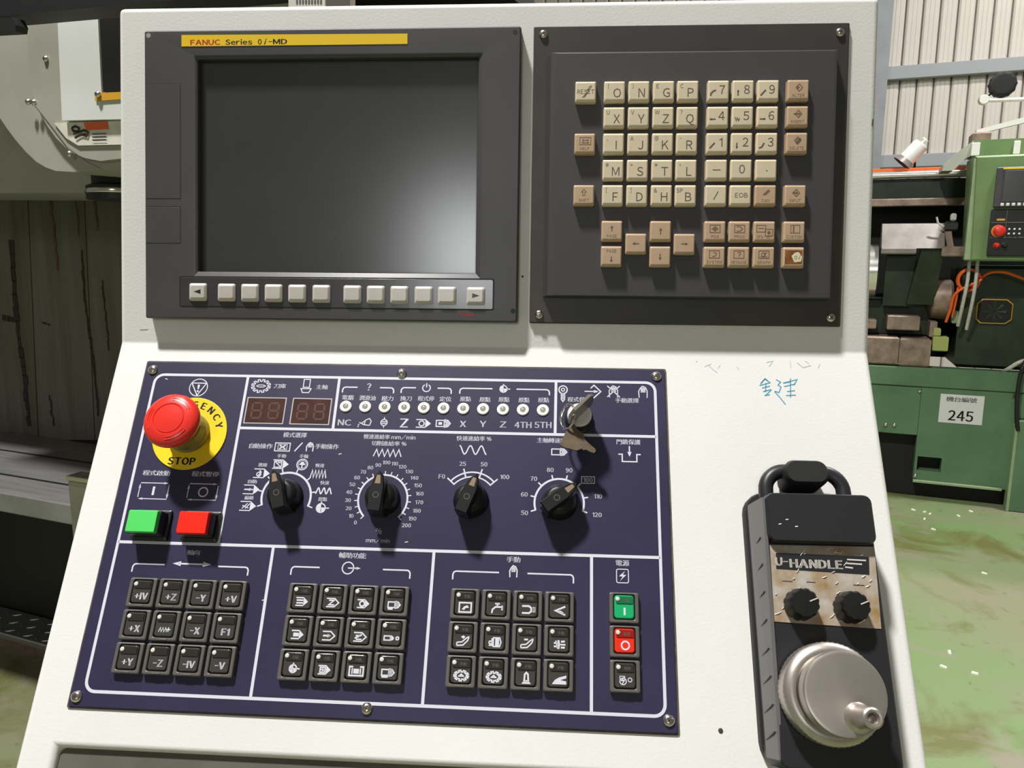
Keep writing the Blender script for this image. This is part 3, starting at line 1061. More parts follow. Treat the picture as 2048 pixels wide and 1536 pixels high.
# ---- middle row of legends
lg = MB()
T(lg, '模式選擇', 590, 870, 3.9, 47)
T(lg, '自動操作', 522, 892, 3.9, 47)
T(lg, '手動操作', 654, 893, 3.9, 47)
x, y = LP(565, 894, Z)
lg.icon([('l', [(-1, -.9), (1, -.9), (1, .9), (-1, .9)]), ('l', [(-.6, -.6), (.6, -.6), (.6, .6), (-.6, .6)], .6), ('s', [(-.4, -.4), (.4, .4)], 1.4), ('s', [(-.4, .4), (.4, -.4)], 1.4)], x, y, 5.6, 3.4, 0.7, ZI)
x, y = LP(597, 894, Z)
lg.stroke([(x - 2.6, y - 3.4), (x + 2.6, y + 3.4)], 0.9, ZI)
x, y = LP(620, 894, Z)
lg.icon(HAND, x, y, 2.9, 3.4, 0.8, ZI)
lg = flush(lg, 'mode_legend')
T(lg, '慢速進給率 mm/min', 779, 874, 3.6, 104)
T(lg, '切削進給率 %', 778, 887, 3.6, 70)
x, y = LP(775, 906, Z)
lg.icon(zigzag(5), x, y, 10.3, 3.0, 0.8, ZI)
lg = flush(lg, 'feed_legend')
T(lg, '快速進給率 %', 948, 877, 3.8, 70)
x, y = LP(946, 900, Z)
lg.icon(sine(2.5), x, y, 10, 3.6, 0.9, ZI)
lg = flush(lg, 'rapid_legend')
T(lg, '主軸轉速率 %', 1110, 881, 3.8, 72)
x, y = LP(1119, 904, Z)
lg.icon(SPIN, x, y, 5.6, 3.6, 0.8, ZI)
lg = flush(lg, 'speed_legend')
T(lg, '門鎖保護', 1257, 884, 3.9, 48)
x, y = LP(1259, 912, Z)
lg.stroke([(x - 8, y + 1.2), (x - 5.2, y + 1.2), (x - 5.2, y - 4.2), (x + 5.2, y - 4.2), (x + 5.2, y + 1.2), (x + 8, y + 1.2)], 0.9, ZI)
lg.stroke([(x, y + 7.4), (x, y + 2.6)], 0.9, ZI)
lg.poly([(x - 1.5, y + 3.0), (x, y - 0.6), (x + 1.5, y + 3.0)], ZI)
lg = flush(lg, 'door_lock_legend')
for px, py, kind in ((307, 981, 1), (405, 983, 0)):
    T(lg, '程式啟動' if kind else '程式暫停', px + 6, py - 35, 3.9, 55)
    x, y = LP(px, py, Z)
    for pts in ([(-10.5, 5.6), (8, 5.6)], [(11, 4.6), (11, -3.6)], [(11, -6.2), (-8, -6.2)], [(-10.8, -5), (-10.8, 3.2)]):
        lg.stroke([(x + a, y + c) for a, c in pts], 0.6, ZI)
    lg.poly([(x + 7, y + 4.8), (x + 10.5, y + 5.6), (x + 7, y + 6.4)], ZI)
    lg.poly([(x + 10.1, y - 2.6), (x + 11, y - 6), (x + 11.9, y - 2.6)], ZI)
    lg.poly([(x - 7, y - 7), (x - 10.5, y - 6.2), (x - 7, y - 5.4)][::-1], ZI)
    lg.poly([(x - 11.7, y + 1.8), (x - 10.8, y + 5), (x - 9.9, y + 1.8)][::-1], ZI)
    if kind:
        lg.stroke([(x, y - 3.4), (x, y + 3)], 1.7, ZI)
    else:
        lg.ring(x + 0.6, y - 0.4, 3.3, 0.9, ZI)
    lg = flush(lg, 'start_legend' if kind else 'stop_legend')

# ---- dials: scale print, then knob
DC = {1: (127.4, -121.3), 2: (198.0, -121.0), 3: (261.6, -120.6), 4: (324.0, -120.4)}


def rad_text(m_, s_, c, r, a, h, **k):
    m_.text(s_, c[0] + r * math.cos(math.radians(a)), c[1] + r * math.sin(math.radians(a)), h, ZI, **k)


d1 = MB()
c = DC[1]
d1.arc(*c, 18.0, 200, -20, 1.5, ZI, 40)
for k in range(8):
    a = math.radians(200 - k * 220 / 7)
    d1.stroke([(c[0] + 17.4 * math.cos(a), c[1] + 17.4 * math.sin(a)), (c[0] + 21.5 * math.cos(a), c[1] + 21.5 * math.sin(a))], 0.9, ZI + .02)
for s_, px, py in (('編輯', 498, 995.5), ('自動', 505, 963), ('連線', 525.5, 929.7), ('手動', 563.5, 912), ('手輪', 608, 912.5), ('慢速', 639.7, 931), ('快速', 649.5, 965.6), ('原點', 645.5, 998.4)):
    T(d1, s_, px, py, 2.9, 18)
for px, py, inner in ((496, 1012, [('s', [(-.7, -.5), (-.1, .5)]), ('s', [(-.3, -.5), (.2, .5)]), ('s', [(-.7, .1), (.1, -.4)])]), (503, 979, [('s', [(-.9, 0), (.2, 0)], 1.4), ('f', [(-.3, -.3), (.2, 0), (-.3, .3)])]),
                      (523.5, 946.7, [('s', [(-.4, -.5), (-.1, .2), (-.3, .6)], 1.3), ('c', (-.35, -.2, .4))]), (561.5, 928.5, [('l', [(-.8, -.6), (.1, -.6), (.1, .6), (-.8, .6)]), ('s', [(-.7, .5), (0, -.5)]), ('s', [(-.4, .3), (0, .3)])])):
    x, y = LP(px, py, Z)
    d1.icon(TAGO + inner, x, y, 6.0, 3.8, 0.7, ZI)
x, y = LP(604.5, 929, Z)
d1.ring(x, y, 4.0, 0.7, ZI)
d1.ring(x, y, 3.0, 0.4, ZI)
d1.icon([('f', [(-.6, -.1), (.6, -.1), (.2, .5), (-.2, .5)]), ('s', [(0, 0), (0, -.8)])], x, y, 4, 4, 0.9, ZI)
x, y = LP(636.8, 948, Z)
d1.icon(zigzag(5), x, y, 5.8, 3.2, 0.9, ZI)
x, y = LP(647.5, 981.8, Z)
d1.icon(sine(3, PI), x, y, 6.0, 2.4, 0.9, ZI)
x, y = LP(641.6, 1016, Z)
d1.icon(TARGET, x, y, 4.0, 4.0, 0.8, ZI)
d1.build('mode_dial_print', 'print_white', op, False)

d2 = MB()
c = DC[2]
d2.arc(*c, 17.8, 225, -45, 1.3, ZI, 48)
for k in range(21):
    a = 225 - k * 13.5
    ar = math.radians(a)
    d2.stroke([(c[0] + 17.4 * math.cos(ar), c[1] + 17.4 * math.sin(ar)), (c[0] + 20.6 * math.cos(ar), c[1] + 20.6 * math.sin(ar))], 0.7, ZI + .02)
    r = 25.2 if k < 10 else 26.6
    rad_text(d2, str(10 * k), (c[0], c[1] + 0.5), r, a, 2.7)
d2.text('%', c[0] - 0.5, c[1] - 23.0, 4.0, ZI, False)
d2.text('mm/min', c[0] - 0.5, c[1] - 29.6, 2.8, ZI, False)
d2.build('feed_dial_print', 'print_white', op, False)

d3 = MB()
c = DC[3]
d3.arc(*c, 21.0, 138, 42, 1.1, ZI, 20)
d3.arc(*c, 17.6, 138, 42, 1.0, ZI, 20)
for k, s_ in enumerate(('F0', '25', '50', '100')):
    a = 138 - k * 32
    ar = math.radians(a)
    d3.stroke([(c[0] + 17.2 * math.cos(ar), c[1] + 17.2 * math.sin(ar)), (c[0] + 24.4 * math.cos(ar), c[1] + 24.4 * math.sin(ar))], 1.0, ZI + .02)
    rad_text(d3, s_, c, 28.2 if k < 3 else 29.4, a + (0 if k in (1, 2) else (4 if k == 0 else -4)), 3.1)
d3.build('rapid_dial_print', 'print_white', op, False)

d4 = MB()
c = DC[4]
d4.arc(*c, 17.4, 198, -18, 1.4, ZI, 40)
for k in range(8):
    a = 198 - k * 216 / 7
    ar = math.radians(a)
    d4.stroke([(c[0] + 17.0 * math.cos(ar), c[1] + 17.0 * math.sin(ar)), (c[0] + 20.8 * math.cos(ar), c[1] + 20.8 * math.sin(ar))], 1.0, ZI + .02)
    xx, yy = c[0] + (25.4 if k < 5 else 28.0) * math.cos(ar), c[1] + 24.8 * math.sin(ar)
    d4.text(str(50 + 10 * k), xx, yy, 3.1, ZI)
    if k == 5:
        d4.stroke([(xx - 4.6, yy - 2.4), (xx + 4.6, yy - 2.4), (xx + 4.6, yy + 2.4), (xx - 4.6, yy + 2.4)], 0.6, ZI, True)
d4.build('speed_dial_print', 'print_white', op, False)

# knob: round skirt with a tall grip bar across it
HB = 22.0
sk_ = MB()
sk_.lathe([(12.6, 0), (12.6, 2.0), (12.0, 3.0), (11.2, 9.5), (9.6, 12.6), (6.5, 14.2)], 0, 0, 36)
KSK = sk_.mesh('rotary_knob', 'knob_black')
gb = MB()
gp = [(-4.6, -13.2), (4.6, -13.2), (4.9, 4.0), (3.4, 11.0), (0, 15.6), (-3.4, 11.0), (-4.9, 4.0)]
gb.loft([[(x * 1.06, y, 2.0) for x, y in gp], [(x, y, HB - 1.2) for x, y in gp], [(x * .85, y * .95, HB) for x, y in gp]])
KGB = gb.mesh('grip_bar', 'knob_black')
tp_ = MB()
tp_.loft([[(-2.0, 6.0, HB - 1.0), (2.0, 6.0, HB - 1.0), (1.4, 12.2, HB - 1.0), (-1.4, 12.2, HB - 1.0)], [(-2.0, 6.0, HB + .1), (2.0, 6.0, HB + .1), (1.2, 12.0, HB + .1), (-1.2, 12.0, HB + .1)]])
KTP = tp_.mesh('pointer_mark', 'knob_tip', False)
kr = MB()
kr.ring(0, -2.0, 1.9, 0.45, HB + 0.05)
KRG = kr.mesh('grip_screw', 'btn_housing', False)
for k, ang in ((1, 16), (2, -3), (3, -20), (4, -52)):
    o = inst('rotary_knob', KSK, op, mm(DC[k][0], DC[k][1], Z))
    o.rotation_euler.z = math.radians(ang)
    for n_, me_ in (('grip_bar', KGB), ('pointer_mark', KTP), ('grip_screw', KRG)):
        inst(n_, me_, o)

# ---- digit windows
for (u0, u1) in ((86.6, 116.3), (121.9, 151.3)):
    b = MB()
    b.rbox((u0 + u1) / 2, -55.6, u1 - u0 - 0.8, 19.6, 0.4, Z - 0.2, Z + 0.35, 0.1)
    o = b.build('digit_window', 'digit_window', op)
    b = MB()
    b.stroke([(u0, -45.5), (u1, -45.5), (u1, -65.8), (u0, -65.8)], 0.9, Z + 0.2, True)
    b.build('window_rim', 'window_rim', o, False)
    b = MB()
    for q in (0.28, 0.72):
        cx_ = u0 + (u1 - u0) * q
        for seg in ([(-3, 6), (3, 6)], [(-3, 0), (3, 0)], [(-3, -6), (3, -6)], [(-3.6, 5.4), (-3.6, .6)], [(3.6, 5.4), (3.6, .6)], [(-3.6, -.6), (-3.6, -5.4)], [(3.6, -.6), (3.6, -5.4)]):
            b.stroke([(cx_ + a, -55.8 + e) for a, e in seg], 1.4, Z + 0.4)
    b.build('digit_segments', 'digit_dim', o, False)

# ---- eleven indicator lamps
lr = MB()
lr.lathe([(4.5, 0), (4.5, 0.7), (4.0, 1.1), (2.1, 1.1), (1.9, 0.5)], 0, 0, 24, True, False)
LR = lr.mesh('indicator_lamp', 'led_white')
lc = MB()
lc.lathe([(1.9, 0.3), (1.6, 0.9), (0.8, 1.2)], 0, 0, 16)
LC = lc.mesh('lamp_core', 'led_core')
for k in range(11):
    o = inst('indicator_lamp', LR, op, mm(162.8 + 14.81 * k, -51.25, Z))
    inst('lamp_core', LC, o)

# ---- emergency stop
EX, EY = 46.8, -75.0
b = MB()
b.lathe([(28.3, Z), (28.3, Z + 0.9), (27.9, Z + 1.1)], EX, EY, 56)
es = b.build('emergency_stop', 'estop_yellow', op)
b = MB()
for i, chh in enumerate('EMERGENCY'):
    a = 163 - i * 146 / 8
    b.text(chh, EX + 22.6 * math.cos(math.radians(a)), EY + 22.6 * math.sin(math.radians(a)), 5.2, Z + 1.16, 2, rot=math.radians(a - 90))
b.text('STOP', EX - 1.5, EY - 21.8, 5.4, Z + 1.16, 2)
b.build('stop_lettering', 'black_ink', es, False)
b = MB()
b.lathe([(15.5, Z + 1), (15.5, Z + 6), (14.6, Z + 7), (14.0, Z + 14), (12.4, Z + 15), (11.4, Z + 26)], EX, EY, 36)
b.build('collar', 'estop_collar', es)
b = MB()
b.lathe([(11, Z + 22), (16.6, Z + 23.5), (19.6, Z + 26.5), (20.1, Z + 29.0), (19.4, Z + 31.5), (17.0, Z + 33.4), (13.0, Z + 34.6), (11.4, Z + 34.7), (10.9, Z + 34.2), (10.4, Z + 34.8), (6, Z + 35.3), (0.8, Z + 35.5)], EX, EY, 56)
hd = b.build('mushroom_head', 'estop_red', es)
b = MB()
for a0 in (60, 180, 300):
    for r in (13.6, 15.4):
        b.tube([(EX + r * math.cos(math.radians(a0 + q * 6)), EY + r * math.sin(math.radians(a0 + q * 6)), Z + (34.45 if r < 14 else 34.0)) for q in range(-5, 6)], 0.35, 6)
b.build('turn_arrows', 'estop_red', hd)

# ---- two lit buttons
for u, cm, drk in ((33.0, 'btn_green', 'black_plastic'), (69.6, 'btn_red', 'black_plastic')):
    b = MB()
    v = -144.6
    b.loft([rr(u + .2, v, 26.5, 21.5, 1.2, Z), rr(u + .2, v, 26.5, 21.5, 1.2, Z + 2.4), rr(u + .2, v, 24.5, 19.5, 1.0, Z + 3.0), rr(u + .2, v, 22.6, 17.4, 1.0, Z + 3.0), rr(u + .2, v, 22.2, 16.6, 1.0, Z + 12)])
    o = b.build('lighted_button', 'black_plastic', op)
    b = MB()
    b.loft([rr(u, v, 21.6, 15.8, 1.0, Z + 11), rr(u, v, 21.4, 15.6, 1.0, Z + 15), rr(u, v, 20.6, 14.8, 0.8, Z + 16), rr(u, v, 19.4, 13.6, 0.6, Z + 16.2)])
    b.build('button_cap', cm, o)

# ---- key switch barrel
KX, KY = 337.5, -58.5
b = MB()
b.lathe([(10.5, Z), (10.5, Z + 3), (9.6, Z + 4), (9.2, Z + 10), (8.6, Z + 11)], KX, KY, 32)
ks = b.build('key_switch', 'black_plastic', op)
b = MB()
b.lathe([(8.8, Z + 10), (8.8, Z + 12.4), (8.0, Z + 13.2), (5.4, Z + 13.2), (5.0, Z + 12.6), (0.6, Z + 12.6)], KX, KY, 32)
b.build('lock_face', 'lock_alu', ks)

# ---- lower row legends
lg = MB()
T(lg, '軸向', 387, 1105, 3.6, 26)
bracket(lg, 266, 329, 437, 498, 1131, 5.6)
x, y = LP(384, 1128, Z)
lg.stroke([(x - 10, y), (x + 10, y)], 1.1, ZI)
lg.poly([(x - 14, y), (x - 8, y - 1.7), (x - 8, y + 1.7)], ZI)
lg.poly([(x + 14, y), (x + 8, y + 1.7), (x + 8, y - 1.7)], ZI)
lg.build('axis_keys_legend', 'print_white', op, False)
lg = MB()
T(lg, '輔助功能', 705, 1111, 3.9, 55)
bracket(lg, 583, 639, 766, 821, 1137, 5.6)
x, y = LP(696, 1136, Z)
lg.ring(x, y, 4.0, 0.8, ZI)
lg.stroke([(x, y), (x + 7, y)], 0.8, ZI)
lg.poly([(x + 6, y - 1), (x + 9, y), (x + 6, y + 1)], ZI)
lg.build('auxiliary_keys_legend', 'print_white', op, False)
lg = MB()
T(lg, '手動', 1027, 1119, 3.9, 28)
bracket(lg, 906, 998, 1055, 1147, 1146, 5.6)
x, y = LP(1027, 1143, Z)
lg.icon(HAND, x, y, 2.9, 3.9, 0.8, ZI)
lg.build('manual_keys_legend', 'print_white', op, False)
lg = MB()
T(lg, '電源', 1245, 1126, 4.0, 27)
x, y = LP(1245, 1152, Z)
lg.stroke([(p[0], p[1]) for p in rr(x, y, 8, 9, 1, 0, 2)], 0.6, ZI, True)
lg.poly([(x + 1.8, y + 3.4), (x - 2.4, y - 0.2), (x + 0.2, y - 0.4), (x - 1.8, y - 3.4), (x + 2.6, y + 0.8), (x + 0.2, y + 0.8)], ZI)
lg.build('power_legend', 'print_white', op, False)

# ---- push buttons
ho = MB()
BW, BH = 19.6, 19.9
WX, WY, WW, WH = 0.0, 0.5, 14.4, 16.4
ho.loft([rr(0, 0, BW, BH, 1.4, 0), rr(0, 0, BW, BH, 1.4, 3.6), rr(0, 0, BW - .8, BH - .8, 1.4, 4.2), rr(0, 0, BW - 1.8, BH - 1.8, 1.2, 4.4),
         rr(WX, WY, WW + .8, WH + .8, 1.6, 4.4), rr(WX, WY, WW, WH, 1.6, 4.0), rr(WX, WY, WW, WH, 1.6, 1.2)], True, True)
ho.rbox(0, -8.9, 6.4, 0.8, 0.3, 4.2, 4.8, 0.2)
HOUS = ho.mesh('push_button', 'btn_housing')
wl = MB()
wl.poly([(p[0], p[1]) for p in rr(WX, WY, WW, WH, 1.6, 0)], 1.3)
WELL = wl.mesh('button_well', 'btn_well', False)
cp = MB()
cp.loft([rr(WX, WY, 13.2, 15.2, 2.0, 1.2), rr(WX, WY, 13.2, 15.2, 2.0, 3.6), rr(WX, WY, 12.4, 14.4, 1.8, 4.3), rr(WX, WY, 11.2, 13.2, 1.5, 4.6)])
CAPM = {m_: cp.mesh('button_cap', m_) for m_ in ('btn_cap', 'cap_green', 'cap_red')}
sp_ = MB()
sp_.loft([rr(WX + .2, WY + 4.4, 11.4, 5.0, 0.8, 4.4), rr(WX + .2, WY + 4.4, 11.2, 4.8, 0.8, 5.0), rr(WX + .2, WY + 4.2, 10.4, 4.0, 0.6, 5.2)])
STRM = {m_: sp_.mesh('caption_strip', m_) for m_ in ('btn_strip', 'cap_green_dark', 'cap_red_dark')}
lm_ = MB()
lm_.lathe([(1.5, 4.8), (1.4, 5.6), (0.7, 6.0)], WX - 4.3, WY + 5.0, 14)
LAMP = lm_.mesh('button_lamp', 'lamp_lens')


def push(u, v, draw, cap='btn_cap', strip='btn_strip', caption=None):
    o = inst('push_button', HOUS, op, mm(u, v, Z))
    inst('button_well', WELL, o)
    inst('button_cap', CAPM[cap], o)
    inst('caption_strip', STRM[strip], o)
    inst('button_lamp', LAMP, o)
    m_ = MB()
    draw(m_)
    m_.build('button_legend', 'print_white', o, False)
    if caption:
        m_ = MB()
        m_.text(caption, 1.4, WY + 4.2, 2.2, 5.24, False, wmax=6.6)
        m_.build('caption_print', 'btn_housing', o, False)


ZL = 4.66


def word(s_):
    return lambda m_: m_.text(s_, 0.6, -2.5, 4.3, ZL, 2, wmax=9.4)


def ico(ic, sx=4.2, sy=3.0, cy_=-2.4, wd=0.85):
    return lambda m_: m_.icon(ic, 0.5, cy_, sx, sy, wd, ZL)


DIA = [('s', [(-1, .9), (.3, .9), (1, 0), (.3, -.9), (-1, -.9)])]
GR = gear(9, .7, 1.0) + [('s', [(-.4, -.1), (.4, -.1)]), ('f', [(-.35, 0), (.35, 0), (0, .45)])]
CHUTE = [('s', [(-1, -.3), (-.2, -.2), (.5, .6), (.9, .9)]), ('s', [(-1, -.9), (0, -.8), (.7, .1), (.9, .9)]), ('s', [(-1, -.3), (-1, -.9)])]
FAUC = [('s', [(-.8, -.9), (-.7, -.2), (-.2, .3), (.9, .3), (.9, -.3)], 1.3), ('s', [(.1, .3), (.1, .9)], 1.2), ('s', [(-.3, .9), (.5, .9)], 1.2), ('s', [(.9, .6), (.9, -.1)], 1.1)]
A_ = [word('+IV'), word('+Z'), word('-Y'), word('+V'), word('+X'),
      lambda m_: (m_.icon(zigzag(3), -0.6, -2.6, 2.8, 1.6, 0.5, ZL), m_.icon([('s', [(-1, 0), (1, 0)]), ('s', [(0, -1), (0, 1)])], 3.2, -2.4, 1.4, 1.4, 0.7, ZL)),
      word('-X'), word('F1'), word('+Y'), word('-Z'), word('-IV'), word('-V')]
B_ = [ico(TAGO + [('s', [(-.9, .3), (.2, .3)], 1.2), ('s', [(-.9, -.3), (.2, -.3)], 1.2)]), ico(DIA + [('s', [(-.6, .5), (.2, .5), (-.6, -.5), (.3, -.5)], 1.2)]),
      ico(TAGO + [('c', (-.2, 0, .55), 1.2)]), ico(SPIN + [('s', [(-1, -.9), (-.2, -.9)], 1.3), ('f', [(.1, -.6), (.6, -.5), (.8, .2), (.4, .7), (.1, .5)])]),
      ico(TAGO + [('f', [(-.7, -.4), (.2, -.4), (.2, .4), (-.7, .4)])]), ico(DIA + [('s', [(-.9, 0), (.2, 0)], 1.3), ('f', [(-.2, -.4), (.4, 0), (-.2, .4)])]),
      ico(DIA + [('s', [(-.8, -.3), (.3, .5)], 1.3), ('s', [(-.7, .3), (0, .3)]), ('s', [(-.6, -.5), (.3, -.5)])]), ico([('l', [(-1, -.5), (-.1, -.5), (-.1, .5), (-1, .5)]), ('f', [(-.1, -.7), (.3, -.4), (.4, .1), (.1, .6), (-.1, .7)]), ('c', (.85, 0, .35))], 4.8, 2.6),
      ico(TARGET, 3.0, 3.0), ico(TAGO + [('l', [(-.7, -.5), (.1, -.5), (.1, .5), (-.7, .5)]), ('s', [(-.6, .1), (.1, -.1)]), ('s', [(-.3, .5), (-.3, -.5)])]),
      ico([('s', [(-.5, .9), (-1, .9), (-1, -.9), (1, -.9), (1, .9), (.5, .9)], 1.2), ('f', [(-.4, -.5), (.4, -.5), (.4, .5), (-.4, .5)]), ('s', [(-.6, -.6), (-.6, .6)]), ('s', [(.6, -.6), (.6, .6)])], 4.6, 3.0),
      ico(SPIN + [('s', [(-1, -.9), (0, -.9)], 1.3), ('f', [(0, -.6), (.7, -.5), (.9, .1), (.6, .6), (.1, .5)])])]
C_ = [ico([('l', [(-1, -1), (1, -1), (1, 1), (-1, 1)], 1.2), ('f', [(-.6, -.5), (-.2, .2), (.4, .5), (.6, -.1), (.1, -.1), (-.1, -.5)])], 4.0, 3.0), ico(FAUC, 4.0, 3.4),
      ico([('s', [(-1, .8), (.1, .8), (.45, .4), (.45, -.4), (.1, -.8), (-1, -.8)], 1.4), ('s', [(.8, .6), (.8, .3)]), ('s', [(.8, .1), (.8, -.1)]), ('s', [(.8, -.3), (.8, -.6)]), ('s', [(1.05, .6), (1.05, -.6)], .5)], 4.2, 2.8),
      ico([('s', [(.9, .9), (-.8, 0), (.9, -.9)], 1.4), ('f', [(-.8, 0), (.9, -.9), (.5, -.3), (.1, 0)])], 3.8, 3.0),
      ico(CHUTE + [('f', [(-.4, .8), (0, .4), (.3, .8), (0, 1.1)])], 4.2, 3.2), ico([('c', (-.75, -.1, .3)), ('s', [(-1, -.7), (-.5, -.7), (-.5, .8)]), ('l', [(-.3, -.9), (.1, -.9), (.1, .9), (-.3, .9)]), ('l', [(.3, -.9), (.7, -.9), (.9, 0), (.7, .9), (.3, .9)]), ('s', [(.5, -.8), (.5, .8)])], 4.2, 3.0),
      ico(CHUTE + [('s', [(-.5, .75), (.1, .75)], 1.3)], 4.2, 3.2), ico([('s', [(-.9, .3), (-.2, .3)], 1.3), ('s', [(-.9, -.4), (-.2, -.4)], 1.3), ('s', [(-.2, .9), (-.1, 0), (-.2, -.9)], 1.6), ('s', [(.2, .6), (.8, .7)], 1.4), ('s', [(.1, 0), (.9, 0)], 1.2), ('s', [(.2, -.6), (.8, -.6)], 1.4), ('s', [(-.6, .8), (-.3, -.8)])], 4.2, 3.0),
      ico(GR, 4.8, 3.2), ico(GR, 4.8, 3.2), ico([('l', [(-.4, -.5), (-.3, .7), (0, 1), (.3, .7), (.4, -.5)], 1.3), ('f', [(-.9, -1), (.9, -1), (.5, -.5), (-.5, -.5)])], 3.4, 3.4),
      ico([('f', [(-1, -.9), (-.6, -.1), (0, .4), (1, .8), (1, .3), (.2, -.1), (1, -.3), (1, -.9)])], 4.6, 3.2)]
for u0, lst, capt in ((37.4, A_, None), (150.4, B_, '功能'), (261.9, C_, '手動')):
    for k in range(12):
        r, cc = divmod(k, 4)
        push(u0 + 21.15 * cc, -191.6 - 21.35 * r, lst[k], caption=capt)
push(368.2, -190.6, lambda m_: m_.stroke([(0.2, -4.8), (0.2, 0.0)], 1.3, ZL), 'cap_green', 'cap_green_dark', '電源')
push(368.2, -211.9, lambda m_: m_.ring(0.4, -2.4, 2.5, 1.0, ZL), 'cap_red', 'cap_red_dark', '電源')
push(368.2, -233.2, lambda m_: (m_.ring(-1.4, -3.0, 2.0, 0.6, ZL), m_.icon([('s', [(.3, 1), (-.4, 0), (.3, 0), (-.3, -1)]), ('l', [(-.9, .2), (.5, .2), (.5, 1.2), (-.9, 1.2)], .7)], -1.4, -2.6, 2.2, 2.2, 0.6, ZL), m_.ring(3.0, -2.0, 1.2, 0.5, ZL)), caption='照明')
dst = MB()
for px, py, a in ((527, 1200, .3), (757, 994, .2), (813, 1084, .2), (680, 908, .3), (1063, 1262, 0), (333, 758, -.3)):
    x, y = LP(px, py, Z)
    dst = MB()
    dst.stroke([(x - 1.1, y - a), (x + 1.1, y + a)], 0.5, ZI + .05)
    dst.build('swarf_speck', 'speck', op, False)

# ================================================================== KEYS IN THE SWITCH
kr_ = thing('key_ring', 'steel key turned in the key switch with a ring and a second brass key hanging', 'keys', M_L)
a = math.radians(46)                            # the inserted key: bow edge-on, standing out of the lock
dx, dy = math.cos(a), math.sin(a)
b = MB()
prof_ = [(-9, 13.5), (-2.4, 13.5), (-2.4, 9.0), (2.4, 9.0), (2.4, 13.5), (9.5, 14.0), (12.5, 18.0), (12.5, 32.0), (9, 37.0), (-6, 37.0), (-10, 33.0), (-11, 18.0)]
n_ = Vector((-dy, dx, 0))
ring0 = [tuple(Vector((KX + dx * s_, KY + dy * s_, z)) + n_ * 1.1) for s_, z in prof_]
ring1 = [tuple(Vector((KX + dx * s_, KY + dy * s_, z)) - n_ * 1.1) for s_, z in prof_]
b.loft([ring0, ring1])
b.build('inserted_key', 'key_steel', kr_)
b = MB()
rc = Vector((KX - 8.5, KY - 5.0, 24))
b.tube([(rc.x + 4.8 * math.cos(q), rc.y + 9.0 * math.sin(q), rc.z + 6 * math.cos(q)) for q in [2 * PI * k / 32 for k in range(32)]], 0.75, 8, True)
b.build('split_ring', 'chrome', kr_)
b = MB()
hk = [LP(x_, y_, 22) for x_, y_ in ((1140, 851), (1149, 849), (1155, 860), (1166, 868), (1170, 880), (1179, 889), (1190, 898), (1192, 903), (1188, 907), (1181, 905), (1172, 900), (1167, 901), (1163, 898), (1153, 902), (1142, 899), (1126, 895), (1120, 890), (1124, 880), (1132, 864))]
b.loft([[(x_, y_, 21.0) for x_, y_ in hk][::-1], [(x_, y_, 23.2) for x_, y_ in hk][::-1]])
b.build('hanging_key', 'key_brass', kr_)

# ================================================================== HANDWHEEL PENDANT AND ITS CRADLE
cr = thing('pendant_cradle', 'black metal cradle with a hook on the white cabinet face, holding the handwheel pendant', 'bracket', M_L)
b = MB()
b.rbox(490.5, -196.5, 79, 172, 14, 0, 7, 1.0, 5)
b.build('back_plate', 'black_matt', cr)
b = MB()
b.loft([rr(490, -101, 28, 17, 6, 4, 5), rr(490, -100.4, 29, 17.5, 7, 24, 5), rr(490, -100, 26, 14, 6, 27, 5)])
b.build('hook', 'black_matt', cr)

pd = thing('handwheel_pendant', 'black handheld pulse handle with steel crank wheel, hanging on the white cabinet', 'handwheel', M_L)
b = MB()
b.loft([rr(490.2, -199.5, 75.5, 163, 5, 7.2, 4), rr(490.2, -199.5, 73.5, 162.5, 5, 16, 4), rr(490.2, -199.5, 70, 161.5, 5, 32, 4), rr(490.2, -199.5, 68, 159.5, 4, 33, 4)])
b.build('body', 'pendant_black', pd)
b = MB()
b.loft([rr(491, -134, 71.5, 33, 6, 20, 4), rr(491, -134, 67, 31.5, 5, 38.6, 4), rr(491, -134, 65, 29.8, 4, 40, 4)])
b.build('top_hood', 'pendant_black', pd)
b = MB()                                        # smooth grey side wall with moulded ribs
b.loft([[(452.2, -121, 13), (456.0, -121, 37.4), (454.6, -276, 32.4), (452.2, -276, 13)][::-1], [(454.2, -122, 13), (458.0, -122, 37.4), (457.0, -275, 32.4), (454.2, -275, 13)][::-1]])
sd = b.build('side_wall', 'pendant_side', pd, False)
rb = MB()
rb.loft([[(-.9, -3.5, -9), (.4, -3.5, -9), (1.6, 1.5, 6), (.2, 1.5, 6)], [(-.9, -2.7, -9), (.4, -2.7, -9), (1.6, 2.3, 6), (.2, 2.3, 6)]])
RIB = rb.mesh('side_rib', 'pendant_black')
for v in (148, 165, 182, 199, 216, 232, 248, 263):
    inst('side_rib', RIB, pd, mm(453.9 - (v - 148) * 0.006, -v, 24))
b = MB()
b.prism([LP(1538, 1090, 33), LP(1545, 1243, 33), LP(1762, 1258, 33), LP(1748, 1094, 33)], 32.6, 33.6)
fp = b.build('face_plate', 'pendant_face', pd)
b = MB()
b.prism([LP(1551, 1106, 33), LP(1552, 1138, 33), LP(1738, 1150, 33), LP(1737, 1114, 33)], 33.6, 33.75)
b.build('name_bar', 'pendant_ink', fp)
b = MB()
cx_, cy_ = LP(1562, 1123, 33.8)
b.text('U-', *LP(1563, 1123, 33.8), 5.0, 33.85, 2, wfix=8)
b.text('HANDLE', *LP(1632, 1128, 33.8), 5.2, 33.85, 2, wfix=33)
for k, (xa, xb) in enumerate(((1694, 1732), (1692, 1724), (1690, 1706))):
    b.stroke([LP(xa, 1119 + 7.5 * k, 33.8), LP(xb, 1121 + 7.5 * k, 33.8)], 0.9, 33.85)
b.build('name_lettering', 'pendant_text', fp, False)
